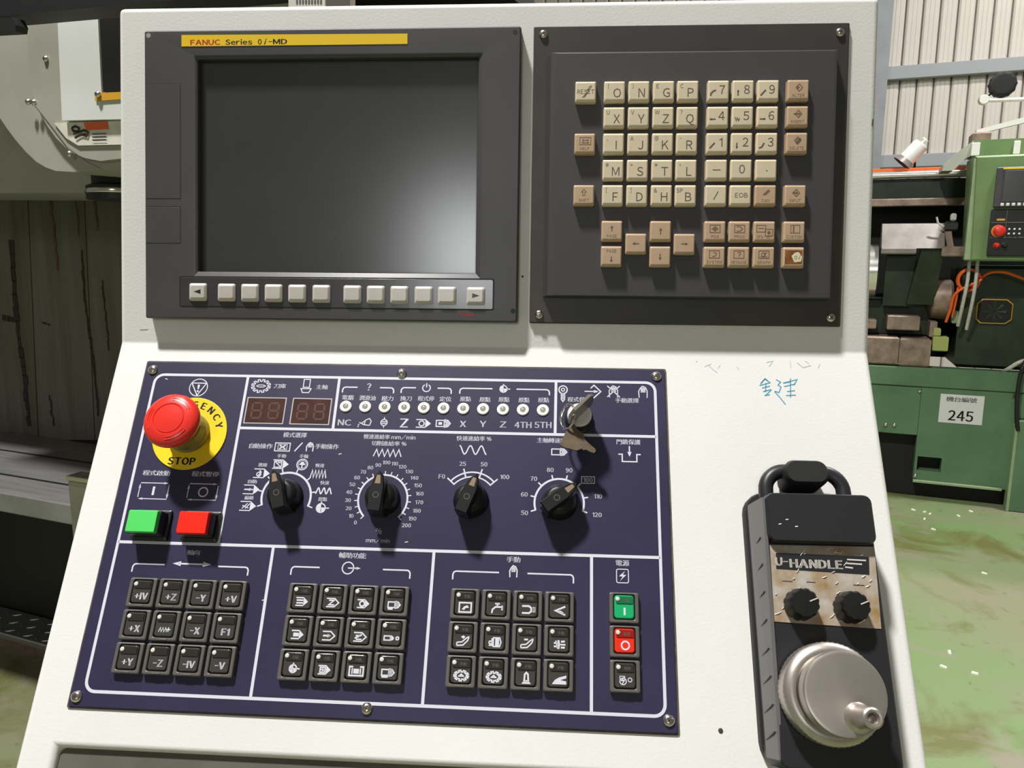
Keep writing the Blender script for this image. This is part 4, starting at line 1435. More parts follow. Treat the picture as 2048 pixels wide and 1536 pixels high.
b = MB()
for px, py, wpx in ((1575, 1162, 20), (1622, 1164, 18), (1718, 1170, 22)):
    b.stroke([LP(px - wpx / 2, py, 33.7), LP(px + wpx / 2, py + 1, 33.7)], 0.5, 33.7)
b.build('scale_marks', 'black_ink', fp, False)
b = MB()                                        # creases of the peeling film on the face plate, their glints painted pale
random.seed(3)
for k in range(34):
    px, py = random.uniform(1548, 1748), random.uniform(1096, 1246)
    x, y = LP(px, py, 33.9)
    a = random.uniform(0.1, 1.0)
    l_ = random.uniform(1.2, 4.6)
    b.tube([(x - l_ * math.cos(a) / 2, y - l_ * math.sin(a) / 2, 33.8), (x, y, 34.3), (x + l_ * math.cos(a) / 2, y + l_ * math.sin(a) / 2, 33.8)], 0.22, 5)
b.build('crease_glints', 'speck', fp)
kn = MB()
kn.lathe([(9.6, 0), (9.8, 2), (9.0, 12.5), (8.0, 14), (2, 14.3)], 0, 0, 36, rn=lambda r, z, i: r * (1.0 if i % 3 else 0.93))
SELK = kn.mesh('selector_knob', 'knob_black')
kk = MB()
kk.stroke([(2.5, 1.0), (7.4, 3.0)], 0.7, 14.45)
SELL = kk.mesh('knob_line', 'pendant_text', False)
for px, py in ((1607, 1207), (1708, 1213)):
    x, y = LP(px, py, 43)
    o = inst('selector_knob', SELK, pd, mm(x, y, 33.2))
    inst('knob_line', SELL, o)
HX, HY = 484.6, -238.6
b = MB()
b.lathe([(25.5, 32.8), (25.5, 35), (28.6, 36), (28.8, 47.0), (27.8, 48.6), (25.4, 50.4), (23.2, 50.6)], HX, HY, 120,
        rn=lambda r, z, i: r * (0.988 if (i % 2 and 36 <= z <= 47.5) else 1.0))
hw = b.build('handwheel', 'wheel_steel', pd)
b = MB()
b.lathe([(22.4, 50.4), (21.4, 51.2), (21.2, 57.0), (22.0, 58.0)], HX, HY, 64, False, False)
b.build('wheel_neck', 'wheel_dark', hw)
b = MB()
b.lathe([(21.5, 57.6), (22.9, 58.6), (23.0, 66.6), (22.3, 67.8), (20.8, 68.2), (10, 68.7), (0.6, 68.9)], HX, HY, 64, True, True)
b.build('wheel_disc', 'wheel_steel', hw)
CXk, CYk = 489.9, -250.2
b = MB()
b.lathe([(8.6, 68.0), (6.8, 69.6), (5.6, 73), (5.2, 84), (5.6, 87), (5.4, 89.6), (4.4, 90.4), (3.2, 90.2), (2.9, 88.4), (0.5, 88.2)], CXk, CYk, 32)
ck = b.build('crank_handle', 'wheel_steel', hw)
b = MB()
b.lathe([(2.8, 88.3), (1.8, 88.7), (0.4, 88.8)], CXk, CYk, 20)
b.build('crank_pin', 'wheel_dark', ck)
b = MB()
b.tube([(465, -122, 15), (464.6, -112, 15)] + [(478 - 13.4 * math.cos(math.radians(q)), -110.5 + 13.4 * math.sin(math.radians(q)), 15) for q in range(10, 91, 10)] + [(503 + 13.4 * math.sin(math.radians(q)), -110.8 + 13.4 * math.cos(math.radians(q)), 15) for q in range(0, 81, 10)] + [(516.4, -113, 15), (516, -122, 15)], 4.9, 16)
b.build('hanging_loop', 'pendant_black', pd)
b = MB()
for px, py in ((1574, 1039), (1593, 1053), (1560, 1048)):
    x, y = LP(px, py, 40)
    b.stroke([(x - .9, y - .1), (x + .9, y + .2)], 0.55, 40.06)
b.build('paint_nick', 'speck', pd, False)

# ================================================================== MILLING MACHINE BEHIND, LEFT
MLP = (-1.2, 1.9, 0)
M_M = yaw_frame(MLP)


def plane_pt(M, px, py, dep):                   # (s, z) on the upright plane at depth dep of a yawed frame
    Mi = M.inverted()
    o = Mi @ Vector((0, 0, CAM_H))
    d = Mi.to_3x3() @ (M_CAM.to_3x3() @ Vector(((px - 1024) / FPX, -(py - 768) / FPX, -1)))
    t_ = (dep - o.y) / d.y
    q = o + d * t_
    return (q.x, q.z)


mill = thing('milling_machine', 'dim grey machining centre with rounded head cover and grimy enclosure, left behind the cabinet', 'machine', M_M)


def slab(px_pts, dep, thick, name, material, parent, M=M_M, smooth=True):
    pts = [plane_pt(M, x_, y_, dep) for x_, y_ in px_pts]
    m_ = MB(1.0)
    a_ = sum(pts[i][0] * pts[(i + 1) % len(pts)][1] - pts[(i + 1) % len(pts)][0] * pts[i][1] for i in range(len(pts)))
    if a_ < 0:
        pts = pts[::-1]
    n = len(pts)
    m_.loft([[(s_, dep + thick, z_) for s_, z_ in pts], [(s_, dep, z_) for s_, z_ in pts]][::1], True, True)
    # ring order: CCW in (s,z) seen from the front means normals point to -dep
    m_.f = [tuple(reversed(q)) for q in m_.f] if False else m_.f
    return m_.build(name, material, parent, smooth, 30)


slab([(-330, -220), (330, -220), (330, 326), (230, 338), (150, 344), (112, 342), (92, 335), (72, 323), (52, 304), (32, 281), (14, 257), (0, 236), (-22, 195), (-60, 110), (-330, 60)], -0.12, 0.5, 'head_cover', 'mill_paint', mill)
slab([(52, -220), (330, -220), (330, 306), (200, 322), (170, 316), (150, 308), (132, 296), (112, 276), (96, 254), (80, 226), (68, 196), (60, 160), (54, 60)], -0.135, 0.016, 'head_front', 'mill_paint', mill)
slab([(103, -220), (184, -220), (203, 190), (330, 186), (330, 236), (124, 241)], -0.15, 0.016, 'white_guard', 'mill_paint_white', mill)
slab([(176, -220), (330, -220), (330, 178), (205, 184)], -0.146, 0.01, 'guard_window', 'black_plastic', mill)
slab([(189, 186), (330, 180), (330, 192), (190, 202)], -0.153, 0.004, 'amber_label', 'warn_amber', mill)
wl_ = slab([(108, 246), (330, 238), (330, 287), (156, 291), (132, 276)], -0.139, 0.003, 'warning_label', 'warn_white', mill)
slab([(167, 245), (214, 243), (217, 258), (172, 260)], -0.1405, 0.002, 'warning_band', 'warn_orange', wl_)
wp_ = MB(1.0)


def mline(m_, pts, wd, dep):
    """a thin raised line on an upright plane"""
    q = [plane_pt(M_M, x_, y_, dep) for x_, y_ in pts]
    st_ = MB(1.0)
    st_.stroke(q, wd, 0)
    m_.add([(x_, dep, y_) for x_, y_, _ in st_.v], st_.f)


mline(wp_, [(143, 256), (150, 252), (158, 256), (156, 263), (146, 262), (143, 256)], 0.004, -0.1415)
mline(wp_, [(146, 268), (158, 264), (168, 260), (176, 264), (174, 272), (165, 270)], 0.004, -0.1415)
mline(wp_, [(150, 276), (160, 270), (172, 268)], 0.005, -0.1415)
for k in range(3):
    mline(wp_, [(184, 268 + 6 * k), (212, 267 + 6 * k)], 0.002, -0.1415)
wp_.build('warning_print', 'black_ink', wl_, False)
wp_ = MB(1.0)
mline(wp_, [(70, 212), (100, 250), (135, 296), (172, 322), (200, 336)], 0.0016, -0.1365)
wp_.build('cover_seam', 'mill_grime', mill, False)
ms = MB(1.0)
ms.lathe([(0.0065, 0), (0.0065, 0.003), (0.004, 0.006)], 0, 0, 14)
MS = ms.mesh('cover_screw', 'screw')
for px, py, dp in ((93, 118, -0.135), (58, 204, -0.135), (69, 205, -0.135), (197, 189, -0.154), (20, 44, -0.12), (140, 308, -0.136)):
    s_, z_ = plane_pt(M_M, px, py, dp)
    o = inst('cover_screw', MS, mill, (s_, dp, z_))
    o.rotation_euler.x = PI / 2
slab([(-330, 200), (330, 200), (330, 386), (-330, 386)], 0.12, 0.3, 'head_body', 'mill_paint', mill)
s_, z_ = plane_pt(M_M, 206, 366, 0.0)
b = MB(1.0)
b.lathe([(0.075, z_ - 0.035), (0.075, z_ - 0.005), (0.062, z_), (0.062, z_ + 0.06)], s_, 0.05, 28)
sn_ = b.build('spindle_nose', 'mill_black', mill)
b = MB(1.0)
b.lathe([(0.0765, z_ - 0.022), (0.078, z_ - 0.018), (0.0765, z_ - 0.012)], s_, 0.05, 28, False, False)
b.build('spindle_ring', 'chrome', sn_)
# enclosure: rear sheets, table, apron, added roof, door rail
DW = 0.62
xs_ = [-420, -150, 55, 168, 320, 560]
for k in range(5):
    slab([(xs_[k] + 1, 384), (xs_[k + 1] - 1, 384), (xs_[k + 1] + (22 if xs_[k + 1] < 400 else 0) - 1, 880), (xs_[k] + 22 + 1, 880)], DW, 0.03, 'rear_sheet', 'mill_wall', mill)
slab([(-420, 380), (560, 380), (560, 900), (-420, 900)], DW + 0.031, 0.02, 'rear_backing', 'mill_grime', mill)
random.seed(11)


def streak(pts, w0, name='grime_streak', material='mill_grime'):
    gm = MB(1.0)
    for i in range(len(pts) - 1):
        for q in range(6):
            f0, f1 = q / 6, (q + 1.15) / 6
            a = (pts[i][0] + (pts[i + 1][0] - pts[i][0]) * f0 + random.uniform(-1.5, 1.5), pts[i][1] + (pts[i + 1][1] - pts[i][1]) * f0)
            c = (pts[i][0] + (pts[i + 1][0] - pts[i][0]) * f1 + random.uniform(-1.5, 1.5), pts[i][1] + (pts[i + 1][1] - pts[i][1]) * f1)
            mline(gm, [a, c], w0 * random.uniform(0.7, 1.3), DW - 0.002)
    gm.build(name, material, mill, False)


streak([(22, 480), (33, 640), (48, 750), (57, 850)], 0.022)
streak([(162, 500), (172, 620), (188, 730), (196, 830)], 0.009)
streak([(203, 560), (212, 640), (218, 700)], 0.006)
streak([(98, 790), (107, 850)], 0.007)
streak([(84, 645), (98, 650)], 0.006)
streak([(4, 635), (28, 640)], 0.02)
streak([(100, 392), (108, 470), (115, 540)], 0.010, 'rust_streak', 'mill_rust')
streak([(188, 392), (195, 460)], 0.010, 'rust_streak', 'mill_rust')
streak([(150, 392), (158, 470)], 0.006, 'rust_streak', 'mill_rust')
tz = plane_pt(M_M, 0, 862, DW)[1]
b = MB(1.0)
b.cbox(-1.6, 0.9, 0.10, DW, tz - 0.06, tz, 0.004)
b.build('table', 'mill_table', mill)
for k in range(2):
    b = MB(1.0)
    b.box(-1.6, 0.9, 0.22 + 0.2 * k, 0.23 + 0.2 * k, tz - 0.001, tz + 0.0015)
    b.build('table_slot', 'mill_black', mill, False)
b = MB(1.0)
b.cbox(-1.7, 0.9, 0.655, 0.70, 0.0, tz - 0.06, 0.004)
b.build('front_apron', 'mill_black', mill)
s_, z_ = plane_pt(M_M, 136, 960, -0.04)
b = MB(1.0)
b.cbox(s_, s_ + 0.3, -0.04, 0.10, z_ - 0.17, z_, 0.004)
b.build('coolant_tray', 'mill_paint', mill)
b = MB(1.0)
b.cbox(s_ - 0.002, s_ + 0.3, -0.045, 0.0, z_, z_ + 0.012, 0.002)
b.build('tray_rim', 'chrome', mill)
b = MB(1.0)
b.box(-1.7, 0.9, 0.70, 1.2, 0.0, 0.86)
b.build('machine_foot', 'mill_black', mill, False)
b = MB(1.0)
b.box(-1.9, 0.95, -0.10, 1.4, 2.22, 2.26)
b.build('shading_roof', 'mill_black', mill, False)  # unseen slab, added to keep lamp light off the inside
b = MB(1.0)
b.box(-1.9, -1.86, 0.0, 1.4, 0.0, 2.22)
b.box(-1.86, 0.95, 1.36, 1.4, 0.0, 2.22)
b.build('enclosure_wall', 'mill_wall', mill, False)
slab([(-420, 62), (0, 33), (240, 10), (1300, -86), (1300, -240), (-420, -60)], -0.42, 0.05, 'door_rail', 'mill_black', mill)
slab([(-40, 40), (24, 34), (32, 50), (30, 62), (-40, 66)], -0.43, 0.02, 'rail_bracket', 'mill_black', mill)
# type label beyond the top edge of the cabinet
lb = slab([(577, -30), (650, -30), (650, 18), (577, 18)], -0.425, 0.004, 'type_label', 'warn_white', mill)
slab([(652, -60), (700, -60), (700, 20), (652, 20)], -0.43, 0.012, 'rail_clamp', 'chrome', mill)
wp_ = MB(1.0)
for k, x_ in enumerate(range(592, 646, 6)):
    mline(wp_, [(x_, 3), (x_ + 3.5, 3)], 0.006, -0.4255)
wp_.build('label_print', 'ink_grey', lb, False)

# chequer plate step at the foot of the milling machine
b = MB(1.0)
b.cbox(-1.7, 0.9, -0.075, 0.08, 0.035, 0.06, 0.004)
stp = thing('step_plate', 'bright chequer plate step at the foot of the dark milling machine', 'step', yaw_frame((-1.2 + 0.375 * 0.57, 1.9 + 0.927 * 0.57, 0)))
sp2 = b.build('tread', 'tread_steel', stp)
nub = MB(1.0)
nub.loft([[(-.018, 0, 0), (0, -.005, 0), (.018, 0, 0), (0, .005, 0)], [(-.013, 0, .003), (0, -.003, .003), (.013, 0, .003), (0, .003, .003)]])
NUB = nub.mesh('tread_bar', 'tread_steel')
for i in range(26):
    for j in range(3):
        o = inst('tread_bar', NUB, sp2, (-1.15 + 0.05 * i, -0.05 + 0.05 * j, 0.0598))
        o.rotation_euler.z = 0.7 if (i + j) % 2 else -0.7
b = MB(1.0)
b.box(-1.68, 0.88, -0.065, 0.07, 0.0, 0.035)
b.build('step_riser', 'rust_steel', stp, False)

# ================================================================== GREEN LATHE ACROSS THE AISLE
M_T = yaw_frame((2.605, 4.6385, 0))
la = thing('lathe', 'old green CNC lathe across the aisle with a 245 sheet on its base', 'machine', M_T)


def part(name, material, *boxes, bev=0.006, parent=None):
    m_ = MB(1.0)
    for bx in boxes:
        m_.cbox(*bx, min(bev, 0.3 * min(bx[1] - bx[0], bx[3] - bx[2], bx[5] - bx[4])))
    return m_.build(name, material, parent or la)


part('bed_rail', 'green_apron', (-1.6, 1.25, -0.01, 0.10, 0.717, 0.838))
part('apron_plate', 'green_apron', (-1.6, -0.08, 0.0, 0.08, 0.41, 0.714), bev=0.003)
ap = MB(1.0)
for bx in ((-0.078, 0.44, 0.0, 0.08, 0.278, 0.714), (0.07, 0.44, 0.0, 0.08, 0.187, 0.278), (-0.078, 0.44, 0.0, 0.08, 0.118, 0.187), (-0.078, -0.064, 0.0, 0.08, 0.187, 0.278)):
    ap.box(*bx)
ap.build('apron_plate', 'green_apron', la, False)
part('sill_strip', 'green_light', (-0.08, 0.40, -0.02, 0.0, 0.112, 0.128), bev=0.002)
part('side_post', 'green_apron', (0.44, 1.25, -0.05, 0.6, 0.0, 0.56), (0.44, 1.25, 0.0, 0.6, 0.56, 0.714))
part('post_edge', 'green_light', (0.425, 0.44, -0.055, 0.02, 0.0, 0.53), bev=0.003)
part('base_core', 'hollow_shade', (-1.6, 0.44, 0.082, 0.9, 0.0, 0.716))
part('hollow_back', 'hollow_shade', (-1.6, 1.25, 0.62, 0.9, 0.838, 2.0))
bt = MB(1.0)
bt.lathe([(0.012, 0), (0.012, 0.006), (0.007, 0.012)], 0, 0, 12)
BT = bt.mesh('bolt', 'screw')
for s_, z_ in ((-0.089, 0.691), (-0.213, 0.464), (-0.262, 0.462), (0.41, 0.70), (-0.07, 0.15)):
    o = inst('bolt', BT, la, (s_, -0.001, z_))
    o.rotation_euler.x = PI / 2
lbm = MB(1.0)
lbm.box(0.028, 0.262, -0.004, -0.001, 0.505, 0.683)
ls = lbm.build('number_sheet', 'paper', la, False)


def vtext(s_, cx, cz, h, wf, dep, name, material, parent, bold=True):
    m_ = MB(1.0)
    m_.text(s_, cx, cz, h, 0, bold, wfix=wf)
    m_.v = [(x_, dep, y_) for x_, y_, _ in m_.v]
    return m_.build(name, material, parent, False)


vtext('機台編號', 0.142, 0.654, 0.030, 0.165, -0.0045, 'sheet_heading', 'ink_grey', ls)
vtext('245', 0.146, 0.553, 0.062, 0.135, -0.0045, 'sheet_number', 'black_ink', ls)
part('bed_cover', 'rust_steel', (-0.9, -0.225, -0.01, 0.35, 0.845, 1.018), bev=0.01)
part('bed_cover', 'rust_steel', (-0.222, -0.05, -0.015, 0.35, 0.842, 1.015), bev=0.01)
part('way_block', 'green_dark', (-1.4, -0.05, 0.18, 0.6, 1.02, 1.24))
part('slide_bracket', 'rust_steel', (-0.30, -0.12, 0.02, 0.3, 1.06, 1.15), (-0.45, -0.36, 0.04, 0.3, 1.06, 1.12))
# carriage: sloping pale cover, lip, green side plate
cc_ = MB(1.0)
cc_.loft([[(s_, -0.02, 1.56), (s_, 0.18, 1.56), (s_, 0.18, 1.715), (s_, 0.09, 1.71)] for s_ in (-0.37, -0.03)])
cc_.build('carriage_cover', 'pale_steel', la, False)
part('carriage_lip', 'pale_steel', (-0.37, -0.18, -0.03, 0.02, 1.525, 1.562))
part('cross_bar', 'rust_steel', (-0.045, 0.085, -0.03, 0.05, 1.512, 1.572))
sp3 = MB(1.0)
sp3.loft([[(-0.20, 0.06, 1.22), (-0.05, 0.06, 1.22), (-0.03, 0.0, 1.55), (-0.15, 0.0, 1.55)], [(-0.20, 0.12, 1.22), (-0.05, 0.12, 1.22), (-0.03, 0.06, 1.55), (-0.15, 0.06, 1.55)]])
sp3.build('side_plate', 'green_dark', la, False)
part('rear_plate', 'green_dark', (-0.33, -0.16, 0.10, 0.14, 1.20, 1.52))
ch_ = MB(1.0)
ch_.lathe([(0.055, -0.075), (0.085, -0.06), (0.12, -0.045), (0.125, 0.045), (0.11, 0.06)], 0, 0, 32, axis='x')
ch_.build('chuck', 'rust_steel', la, loc=(-0.005, 0.17, 1.25))
ch_ = MB(1.0)
ch_.lathe([(0.10, -0.08), (0.165, -0.06), (0.165, 0.05), (0.15, 0.06)], 0, 0, 32, axis='x')
ch_.build('tail_flange', 'bright_steel', la, loc=(-0.43, 0.16, 1.42))
part('turret_block', 'rust_steel', (-0.06, -0.02, 0.05, 0.2, 1.02, 1.12))
# rail with its scraper strip, dark cover under it
rl = MB(1.0)
rl.lathe([(0.022, -1.4), (0.024, -1.39), (0.024, 0.30), (0.022, 0.31)], 0, 0, 20, axis='x')
rl.build('guide_rail', 'bright_steel', la, loc=(0, 0.36, 2.028))
part('scraper_strip', 'orange_hose', (-1.3, 0.09, 0.36, 0.42, 2.052, 2.070), bev=0.003)
part('rail_cover', 'green_dark', (-1.4, 0.25, 0.38, 0.62, 1.85, 2.005))
part('cover_lip', 'rust_steel', (-1.4, 0.25, 0.36, 0.38, 1.83, 1.88))
# hood arm and cap plate
hd_ = MB(1.0)
hp = [(-0.070, 2.02), (-0.012, 2.02), (0.05, 2.09), (0.082, 2.105), (0.082, 2.19), (0.02, 2.14), (-0.062, 2.055)]
hd_.loft([[(x_, 0.30, z_) for x_, z_ in hp], [(x_, 0.10, z_) for x_, z_ in hp]])
hd_.build('hood_arm', 'hood_pale', la, True, 30)
hd_ = MB(1.0)
hp = [(0.084, 2.10), (0.34, 2.10), (0.34, 2.19), (0.084, 2.19)]
hd_.loft([[(x_, 0.30, z_) for x_, z_ in hp], [(x_, 0.10, z_) for x_, z_ in hp]])
hd_.build('hood_cap', 'green_paint', la, True, 30)
part('hood_tab', 'white_enamel', (0.072, 0.115, 0.085, 0.11, 2.10, 2.175), bev=0.003)
part('hood_tab', 'white_enamel', (0.285, 0.318, 0.085, 0.11, 2.10, 2.175), bev=0.003)
# control box
cbx = MB(1.0)
cbx.loft([[(x_, y_, z_) for x_, z_ in ((0.085, 1.487), (0.95, 1.487), (0.95, 2.077), (0.062, 2.072))] for y_ in (0.14, -0.145)] +
         [[(x_, -0.155, z_) for x_, z_ in ((0.095, 1.497), (0.94, 1.497), (0.94, 2.067), (0.072, 2.062))]])
cbo = cbx.build('control_box', 'green_paint', la, True, 30)
part('box_edge', 'green_light', (0.058, 0.098, -0.15, -0.10, 1.49, 2.06), parent=cbo)
part('screen_unit', 'bezel', (0.172, 0.80, -0.175, -0.15, 1.785, 2.005), parent=cbo)
part('unit_screen', 'screen', (0.21, 0.60, -0.180, -0.17, 1.815, 1.985), parent=cbo, bev=0.002)
part('unit_strip', 'yellow_tape', (0.20, 0.50, -0.179, -0.17, 1.99, 1.999), parent=cbo, bev=0.001)
kk_ = MB(1.0)
kk_.cbox(-0.008, 0.008, -0.006, 0.0, -0.008, 0.008, 0.002)
KK = kk_.mesh('unit_key', 'paper')
for k in range(8):
    inst('unit_key', KK, cbo, (0.212 + 0.027 * k, -0.175, 1.80))
part('switch_panel', 'black_plastic', (0.165, 0.80, -0.172, -0.15, 1.515, 1.775), parent=cbo)
for s_, z_, r_, m_ in ((0.212, 1.655, 0.026, 'estop_red'), (0.206, 1.575, 0.013, 'cap_red'), (0.245, 1.575, 0.013, 'black_plastic')):
    kb = MB(1.0)
    kb.lathe([(r_ * 1.25, 0), (r_ * 1.25, 0.006), (r_, 0.007), (r_, 0.02), (r_ * 0.6, 0.028)], 0, 0, 20)
    o = kb.build('panel_button', m_, cbo, loc=(s_, -0.172, z_))
    o.rotation_euler.x = PI / 2
kb = MB(1.0)
kb.lathe([(0.034, 0), (0.034, 0.003)], 0, 0, 24)
o = kb.build('button_collar', 'warn_amber', cbo, loc=(0.208, -0.171, 1.655))
o.rotation_euler.x = PI / 2
for s_, z_ in ((0.26, 1.665), (0.285, 1.665), (0.26, 1.64), (0.285, 1.64), (0.31, 1.665), (0.31, 1.64)):
    o = inst('unit_key', KK, cbo, (s_, -0.172, z_))
    o.scale = (0.6, 0.8, 0.6)
part('panel_line', 'btn_housing', (0.17, 0.80, -0.174, -0.17, 1.618, 1.621), (0.17, 0.80, -0.174, -0.17, 1.70, 1.703), (0.24, 0.243, -0.174, -0.17, 1.62, 1.77), parent=cbo, bev=0.0005)
part('panel_caption', 'warn_amber', (0.195, 0.235, -0.174, -0.17, 1.712, 1.722), parent=cbo, bev=0.0005)
# headstock with motor opening
part('headstock', 'green_dark', (0.095, 1.25, 0.10, 0.6, 0.838, 1.46), bev=0.02)
oc = [(0.21, 1.115), (0.34, 1.115), (0.372, 1.14), (0.372, 1.235), (0.34, 1.262), (0.21, 1.262), (0.185, 1.235), (0.185, 1.14)]
om = MB(1.0)
om.loft([[(x_, 0.10, z_) for x_, z_ in oc], [(x_, 0.085, z_) for x_, z_ in oc], [(0.2785 + (x_ - 0.2785) * .95, 0.083, 1.1885 + (z_ - 1.1885) * .93) for x_, z_ in oc],
         [(0.2785 + (x_ - 0.2785) * .94, 0.096, 1.1885 + (z_ - 1.1885) * .92) for x_, z_ in oc]], True, False)
oo = om.build('fan_frame', 'warn_amber', la, False)
fm = MB(1.0)
fm.add([(0.2785 + (x_ - 0.2785) * .95, 0.0855, 1.1885 + (z_ - 1.1885) * .93) for x_, z_ in oc], [tuple(range(8))])
fm.build('fan_cavity', 'hollow_shade', oo, False)
fm = MB(1.0)
for k in range(8):
    a = k * PI / 4
    fm.loft([[(0.2785 + 0.012 * math.cos(a + w_), 0.084, 1.1885 + 0.012 * math.sin(a + w_)), (0.2785 + 0.06 * math.cos(a + w_ * .5), 0.080 + 0.004 * (w_ > 0), 1.1885 + 0.06 * math.sin(a + w_ * .5))] for w_ in (-.3, .3)], False, False, closed=False)
fm.build('fan_blades', 'green_dark', oo, False)
part('valve_block', 'olive_box', (-0.04, 0.045, 0.02, 0.10, 0.94, 1.03), (-0.04, 0.0, 0.03, 0.09, 1.03, 1.08))
part('junction_box', 'green_light', (0.055, 0.085, 0.05, 0.10, 1.11, 1.19))
# things hanging on or lying at the lathe
def hose(name, material, r_, pts, label, cat, group=None, n=10):
    o_ = thing(name, label, cat, M_T, group)
    # smooth the path
    P = [Vector(p) for p in pts]
    q = []
    for i in range(len(P) - 1):
        p0, p1, p2, p3 = P[max(i - 1, 0)], P[i], P[i + 1], P[min(i + 2, len(P) - 1)]
        for k in range(6):
            t_ = k / 6
            q.append(0.5 * ((2 * p1) + (p2 - p0) * t_ + (2 * p0 - 5 * p1 + 4 * p2 - p3) * t_ ** 2 + (3 * p1 - p0 - 3 * p2 + p3) * t_ ** 3))
    q.append(P[-1])
    m_ = MB(1.0)
    m_.tube([tuple(p) for p in q], r_, n)
    m_.build('hose_run', material, o_)
    return o_


co_pts = []
for k in range(40):
    a = 2 * PI * k / 14
    co_pts.append((0.115 + 0.055 * math.cos(a), -0.02 + 0.0015 * k, 1.375 + 0.062 * math.sin(a)))
hose('air_hose', 'orange_hose', 0.0085, [(0.02, 0.02, 1.12), (0.035, 0.0, 1.20), (0.055, -0.02, 1.30)] + co_pts + [(0.20, 0.0, 1.41), (0.28, -0.02, 1.425), (0.36, -0.01, 1.40), (0.45, 0.0, 1.36)],
     'coiled orange air hose hanging below the control box of the green lathe', 'hose')
hose('air_hose', 'orange_hose', 0.007, [(0.052, 0.03, 1.15), (0.058, 0.0, 1.24), (0.06, -0.02, 1.33)], 'short straight end of orange hose below the hose coil on the lathe', 'hose')
hose('braided_hose', 'white_hose', 0.010, [(0.10, -0.05, 1.49), (0.10, -0.06, 1.38), (0.092, -0.05, 1.26), (0.085, 0.02, 1.10)], 'thin white braided hose below the lathe control box, the left of two', 'hose', 'white braided hoses')
hose('braided_hose', 'white_hose', 0.010, [(0.142, -0.05, 1.49), (0.142, -0.06, 1.38), (0.138, -0.05, 1.26), (0.132, 0.02, 1.08)], 'thin white braided hose below the lathe control box, the right of two', 'hose', 'white braided hoses')
hose('power_cable', 'black_matt', 0.012, [(0.47, 0.0, 0.97), (0.425, -0.05, 0.86), (0.415, -0.06, 0.72), (0.425, -0.06, 0.58), (0.44, -0.05, 0.50)], 'black cable looping down the base of the green lathe', 'cable')
hose('coolant_pipe', 'white_hose', 0.012, [(0.50, 0.0, 0.93), (0.42, -0.02, 0.905), (0.37, 0.0, 0.86), (0.355, 0.05, 0.835)], 'pale grey flexible pipe bending onto the bed of the green lathe', 'pipe')
br = thing('hand_brush', 'worn hand brush with pale bristles hanging beside the lathe control box', 'brush', M_T)
bb = MB(1.0)
bb.loft([[(-0.035 + dx_, 0.0, 1.66 + dz_), (0.0 + dx_, 0.0, 1.66 + dz_), (0.0 + dx_, 0.03, 1.66 + dz_), (-0.035 + dx_, 0.03, 1.66 + dz_)] for dx_, dz_ in ((0.03, -0.13), (0.01, -0.05), (0.0, 0.0))])
bb.build('bristles', 'rust_steel', br, False)
bb = MB(1.0)
bb.cbox(-0.04, 0.03, -0.005, 0.035, 1.66, 1.72, 0.012)
bb.build('ferrule', 'black_plastic', br)
bb = MB(1.0)
bb.cbox(-0.012, 0.018, 0.0, 0.03, 1.72, 1.765, 0.008)
bb.build('handle', 'white_hose', br)
bb = MB(1.0)
bb.tube([(-0.085, 0.01, 1.745), (-0.075, 0.01, 1.71), (-0.05, 0.01, 1.69), (-0.03, 0.01, 1.69)], 0.006, 8)
bb.build('hanging_wire', 'white_hose', br)
wl2 = thing('work_lamp', 'white cylindrical work lamp tilted above the green lathe rail', 'lamp', M_T)
M2 = Matrix.Translation((-0.212, 0.40, 2.165)) @ Matrix.Rotation(math.radians(40), 4, 'Y')
lm2 = MB(1.0)
lm2.lathe([(0.048, -0.055), (0.05, -0.05), (0.05, 0.062), (0.044, 0.072), (0.012, 0.075), (0.010, 0.10), (0.022, 0.103), (0.022, 0.108)], 0, 0, 28)
o = lm2.build('lamp_body', 'lamp_white', wl2)
o.matrix_local = M2
lm2 = MB(1.0)
lm2.lathe([(0.050, -0.050), (0.068, -0.085), (0.066, -0.085), (0.048, -0.052)], 0, 0, 28, False, False)
o = lm2.build('lamp_hood', 'pale_steel', wl2)
o.matrix_local = M2
lm2 = MB(1.0)
lm2.tube([(-0.20, 0.43, 2.16), (-0.19, 0.45, 2.10), (-0.19, 0.45, 2.04)], 0.008, 8)
lm2.build('lamp_stalk', 'black_matt', wl2)
sa = thing('swing_arm', 'cream jointed swing arm with round black toothed knob above the green lathe', 'arm', M_T)
am = MB(1.0)
am.tube([(0.148, 0.42, 2.467), (0.9, 0.42, 2.44)], 0.012, 10)
am.lathe([(0.028, 0.40), (0.028, 0.44)], 0, 0, 16, axis='y') if False else None
am.build('upper_arm', 'white_enamel', sa)
am = MB(1.0)
am.loft([[(0.13, 0.38, 2.262), (0.13, 0.42, 2.262), (0.13, 0.42, 2.288), (0.13, 0.38, 2.288)], [(0.9, 0.38, 2.43), (0.9, 0.42, 2.43), (0.9, 0.42, 2.48), (0.9, 0.38, 2.48)]])
am.build('lower_arm', 'white_enamel', sa, False)
am = MB(1.0)
am.cbox(0.10, 0.20, 0.30, 0.44, 2.18, 2.265, 0.01)
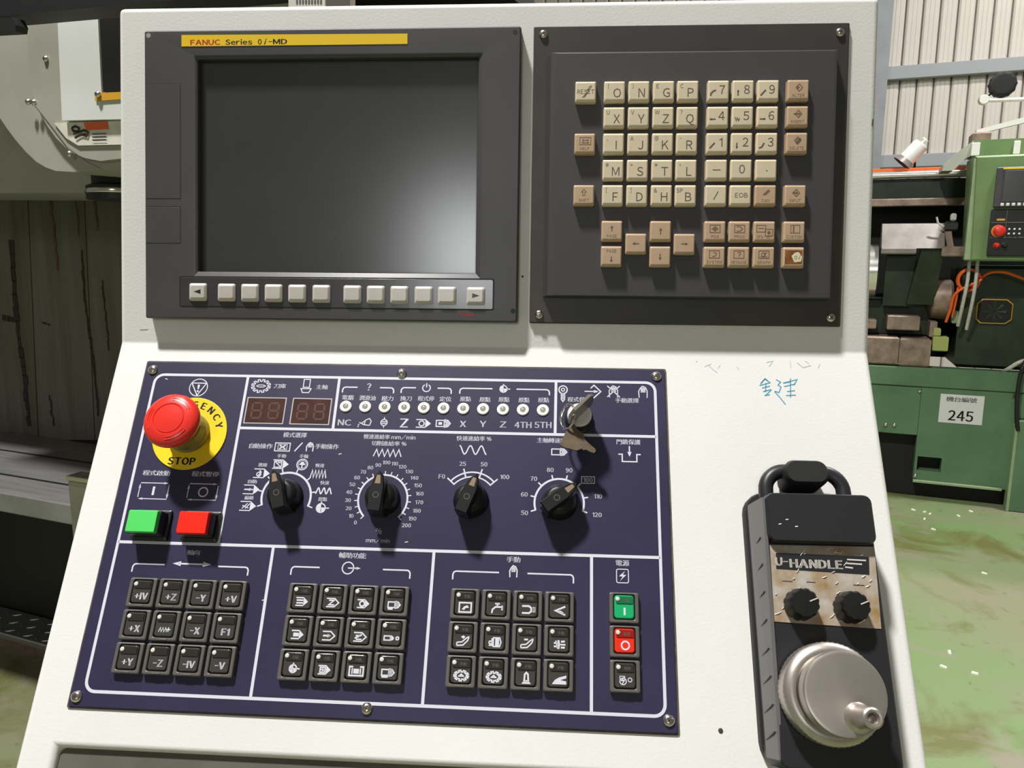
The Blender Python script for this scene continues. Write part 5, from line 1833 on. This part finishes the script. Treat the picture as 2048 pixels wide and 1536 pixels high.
am.build('arm_foot', 'rust_steel', sa)
am = MB(1.0)
am.lathe([(0.026, -0.02), (0.030, -0.01), (0.030, 0.02), (0.024, 0.03)], 0, 0, 18, axis='y')
am.build('arm_joint', 'white_enamel', sa, loc=(0.155, 0.40, 2.467))
am = MB(1.0)
am.lathe([(0.050, -0.03), (0.072, -0.02), (0.075, 0.015), (0.06, 0.04)], 0, 0, 36, axis='y', rn=lambda r, z, i: r * (1.06 if i % 3 == 0 else 1.0))
am.build('toothed_knob', 'black_matt', sa, loc=(0.252, 0.43, 2.555))
am = MB(1.0)
am.tube([(0.28, 0.43, 2.58), (0.32, 0.43, 2.62)], 0.012, 8)
am.build('knob_peg', 'black_matt', sa)
am = MB(1.0)
am.tube([(0.16, 0.42, 2.475), (0.20, 0.43, 2.51)], 0.006, 8)
am.build('knob_stem', 'black_matt', sa)
# pale swarf chips lying on the floor
chm = MB(1.0)
chm.loft([[(-.012, -.005, 0), (.012, -.006, 0), (.013, .006, 0), (-.010, .006, 0)], [(-.010, -.004, .004), (.010, -.004, .006), (.011, .004, .005), (-.008, .004, .004)]])
CH = chm.mesh('swarf_chip', 'speck')
chips = [(1827, 1020), (1849, 1024), (1860, 1028), (1849, 1038), (1867, 1059), (1917, 1032), (1942, 1023), (1969, 1147), (1899, 1305), (1887, 1334), (1950, 1347)]
where = ['leftmost near the lathe', 'second from left near the lathe', 'third from left near the lathe', 'just below three others near the lathe', 'alone on the grey floor patch',
         'under the lathe apron near its post', 'pale, right under the lathe edge', 'alone in the middle of the green floor', 'upper of three near the pendant', 'left of three near the pendant', 'right of three near the pendant']
for (px, py), wtxt in zip(chips, where):
    d = M_CAM.to_3x3() @ Vector(((px - 1024) / FPX, -(py - 768) / FPX, -1))
    p = Vector((0, 0, CAM_H)) + d * (-CAM_H / d.z)
    o = inst('swarf_chip', CH, None, (p.x, p.y, 0.0))
    o.rotation_euler.z = random.uniform(0, 3)
    tag(o, 'metal chip on the green floor, ' + wtxt, 'chip', 'metal chips on the floor')
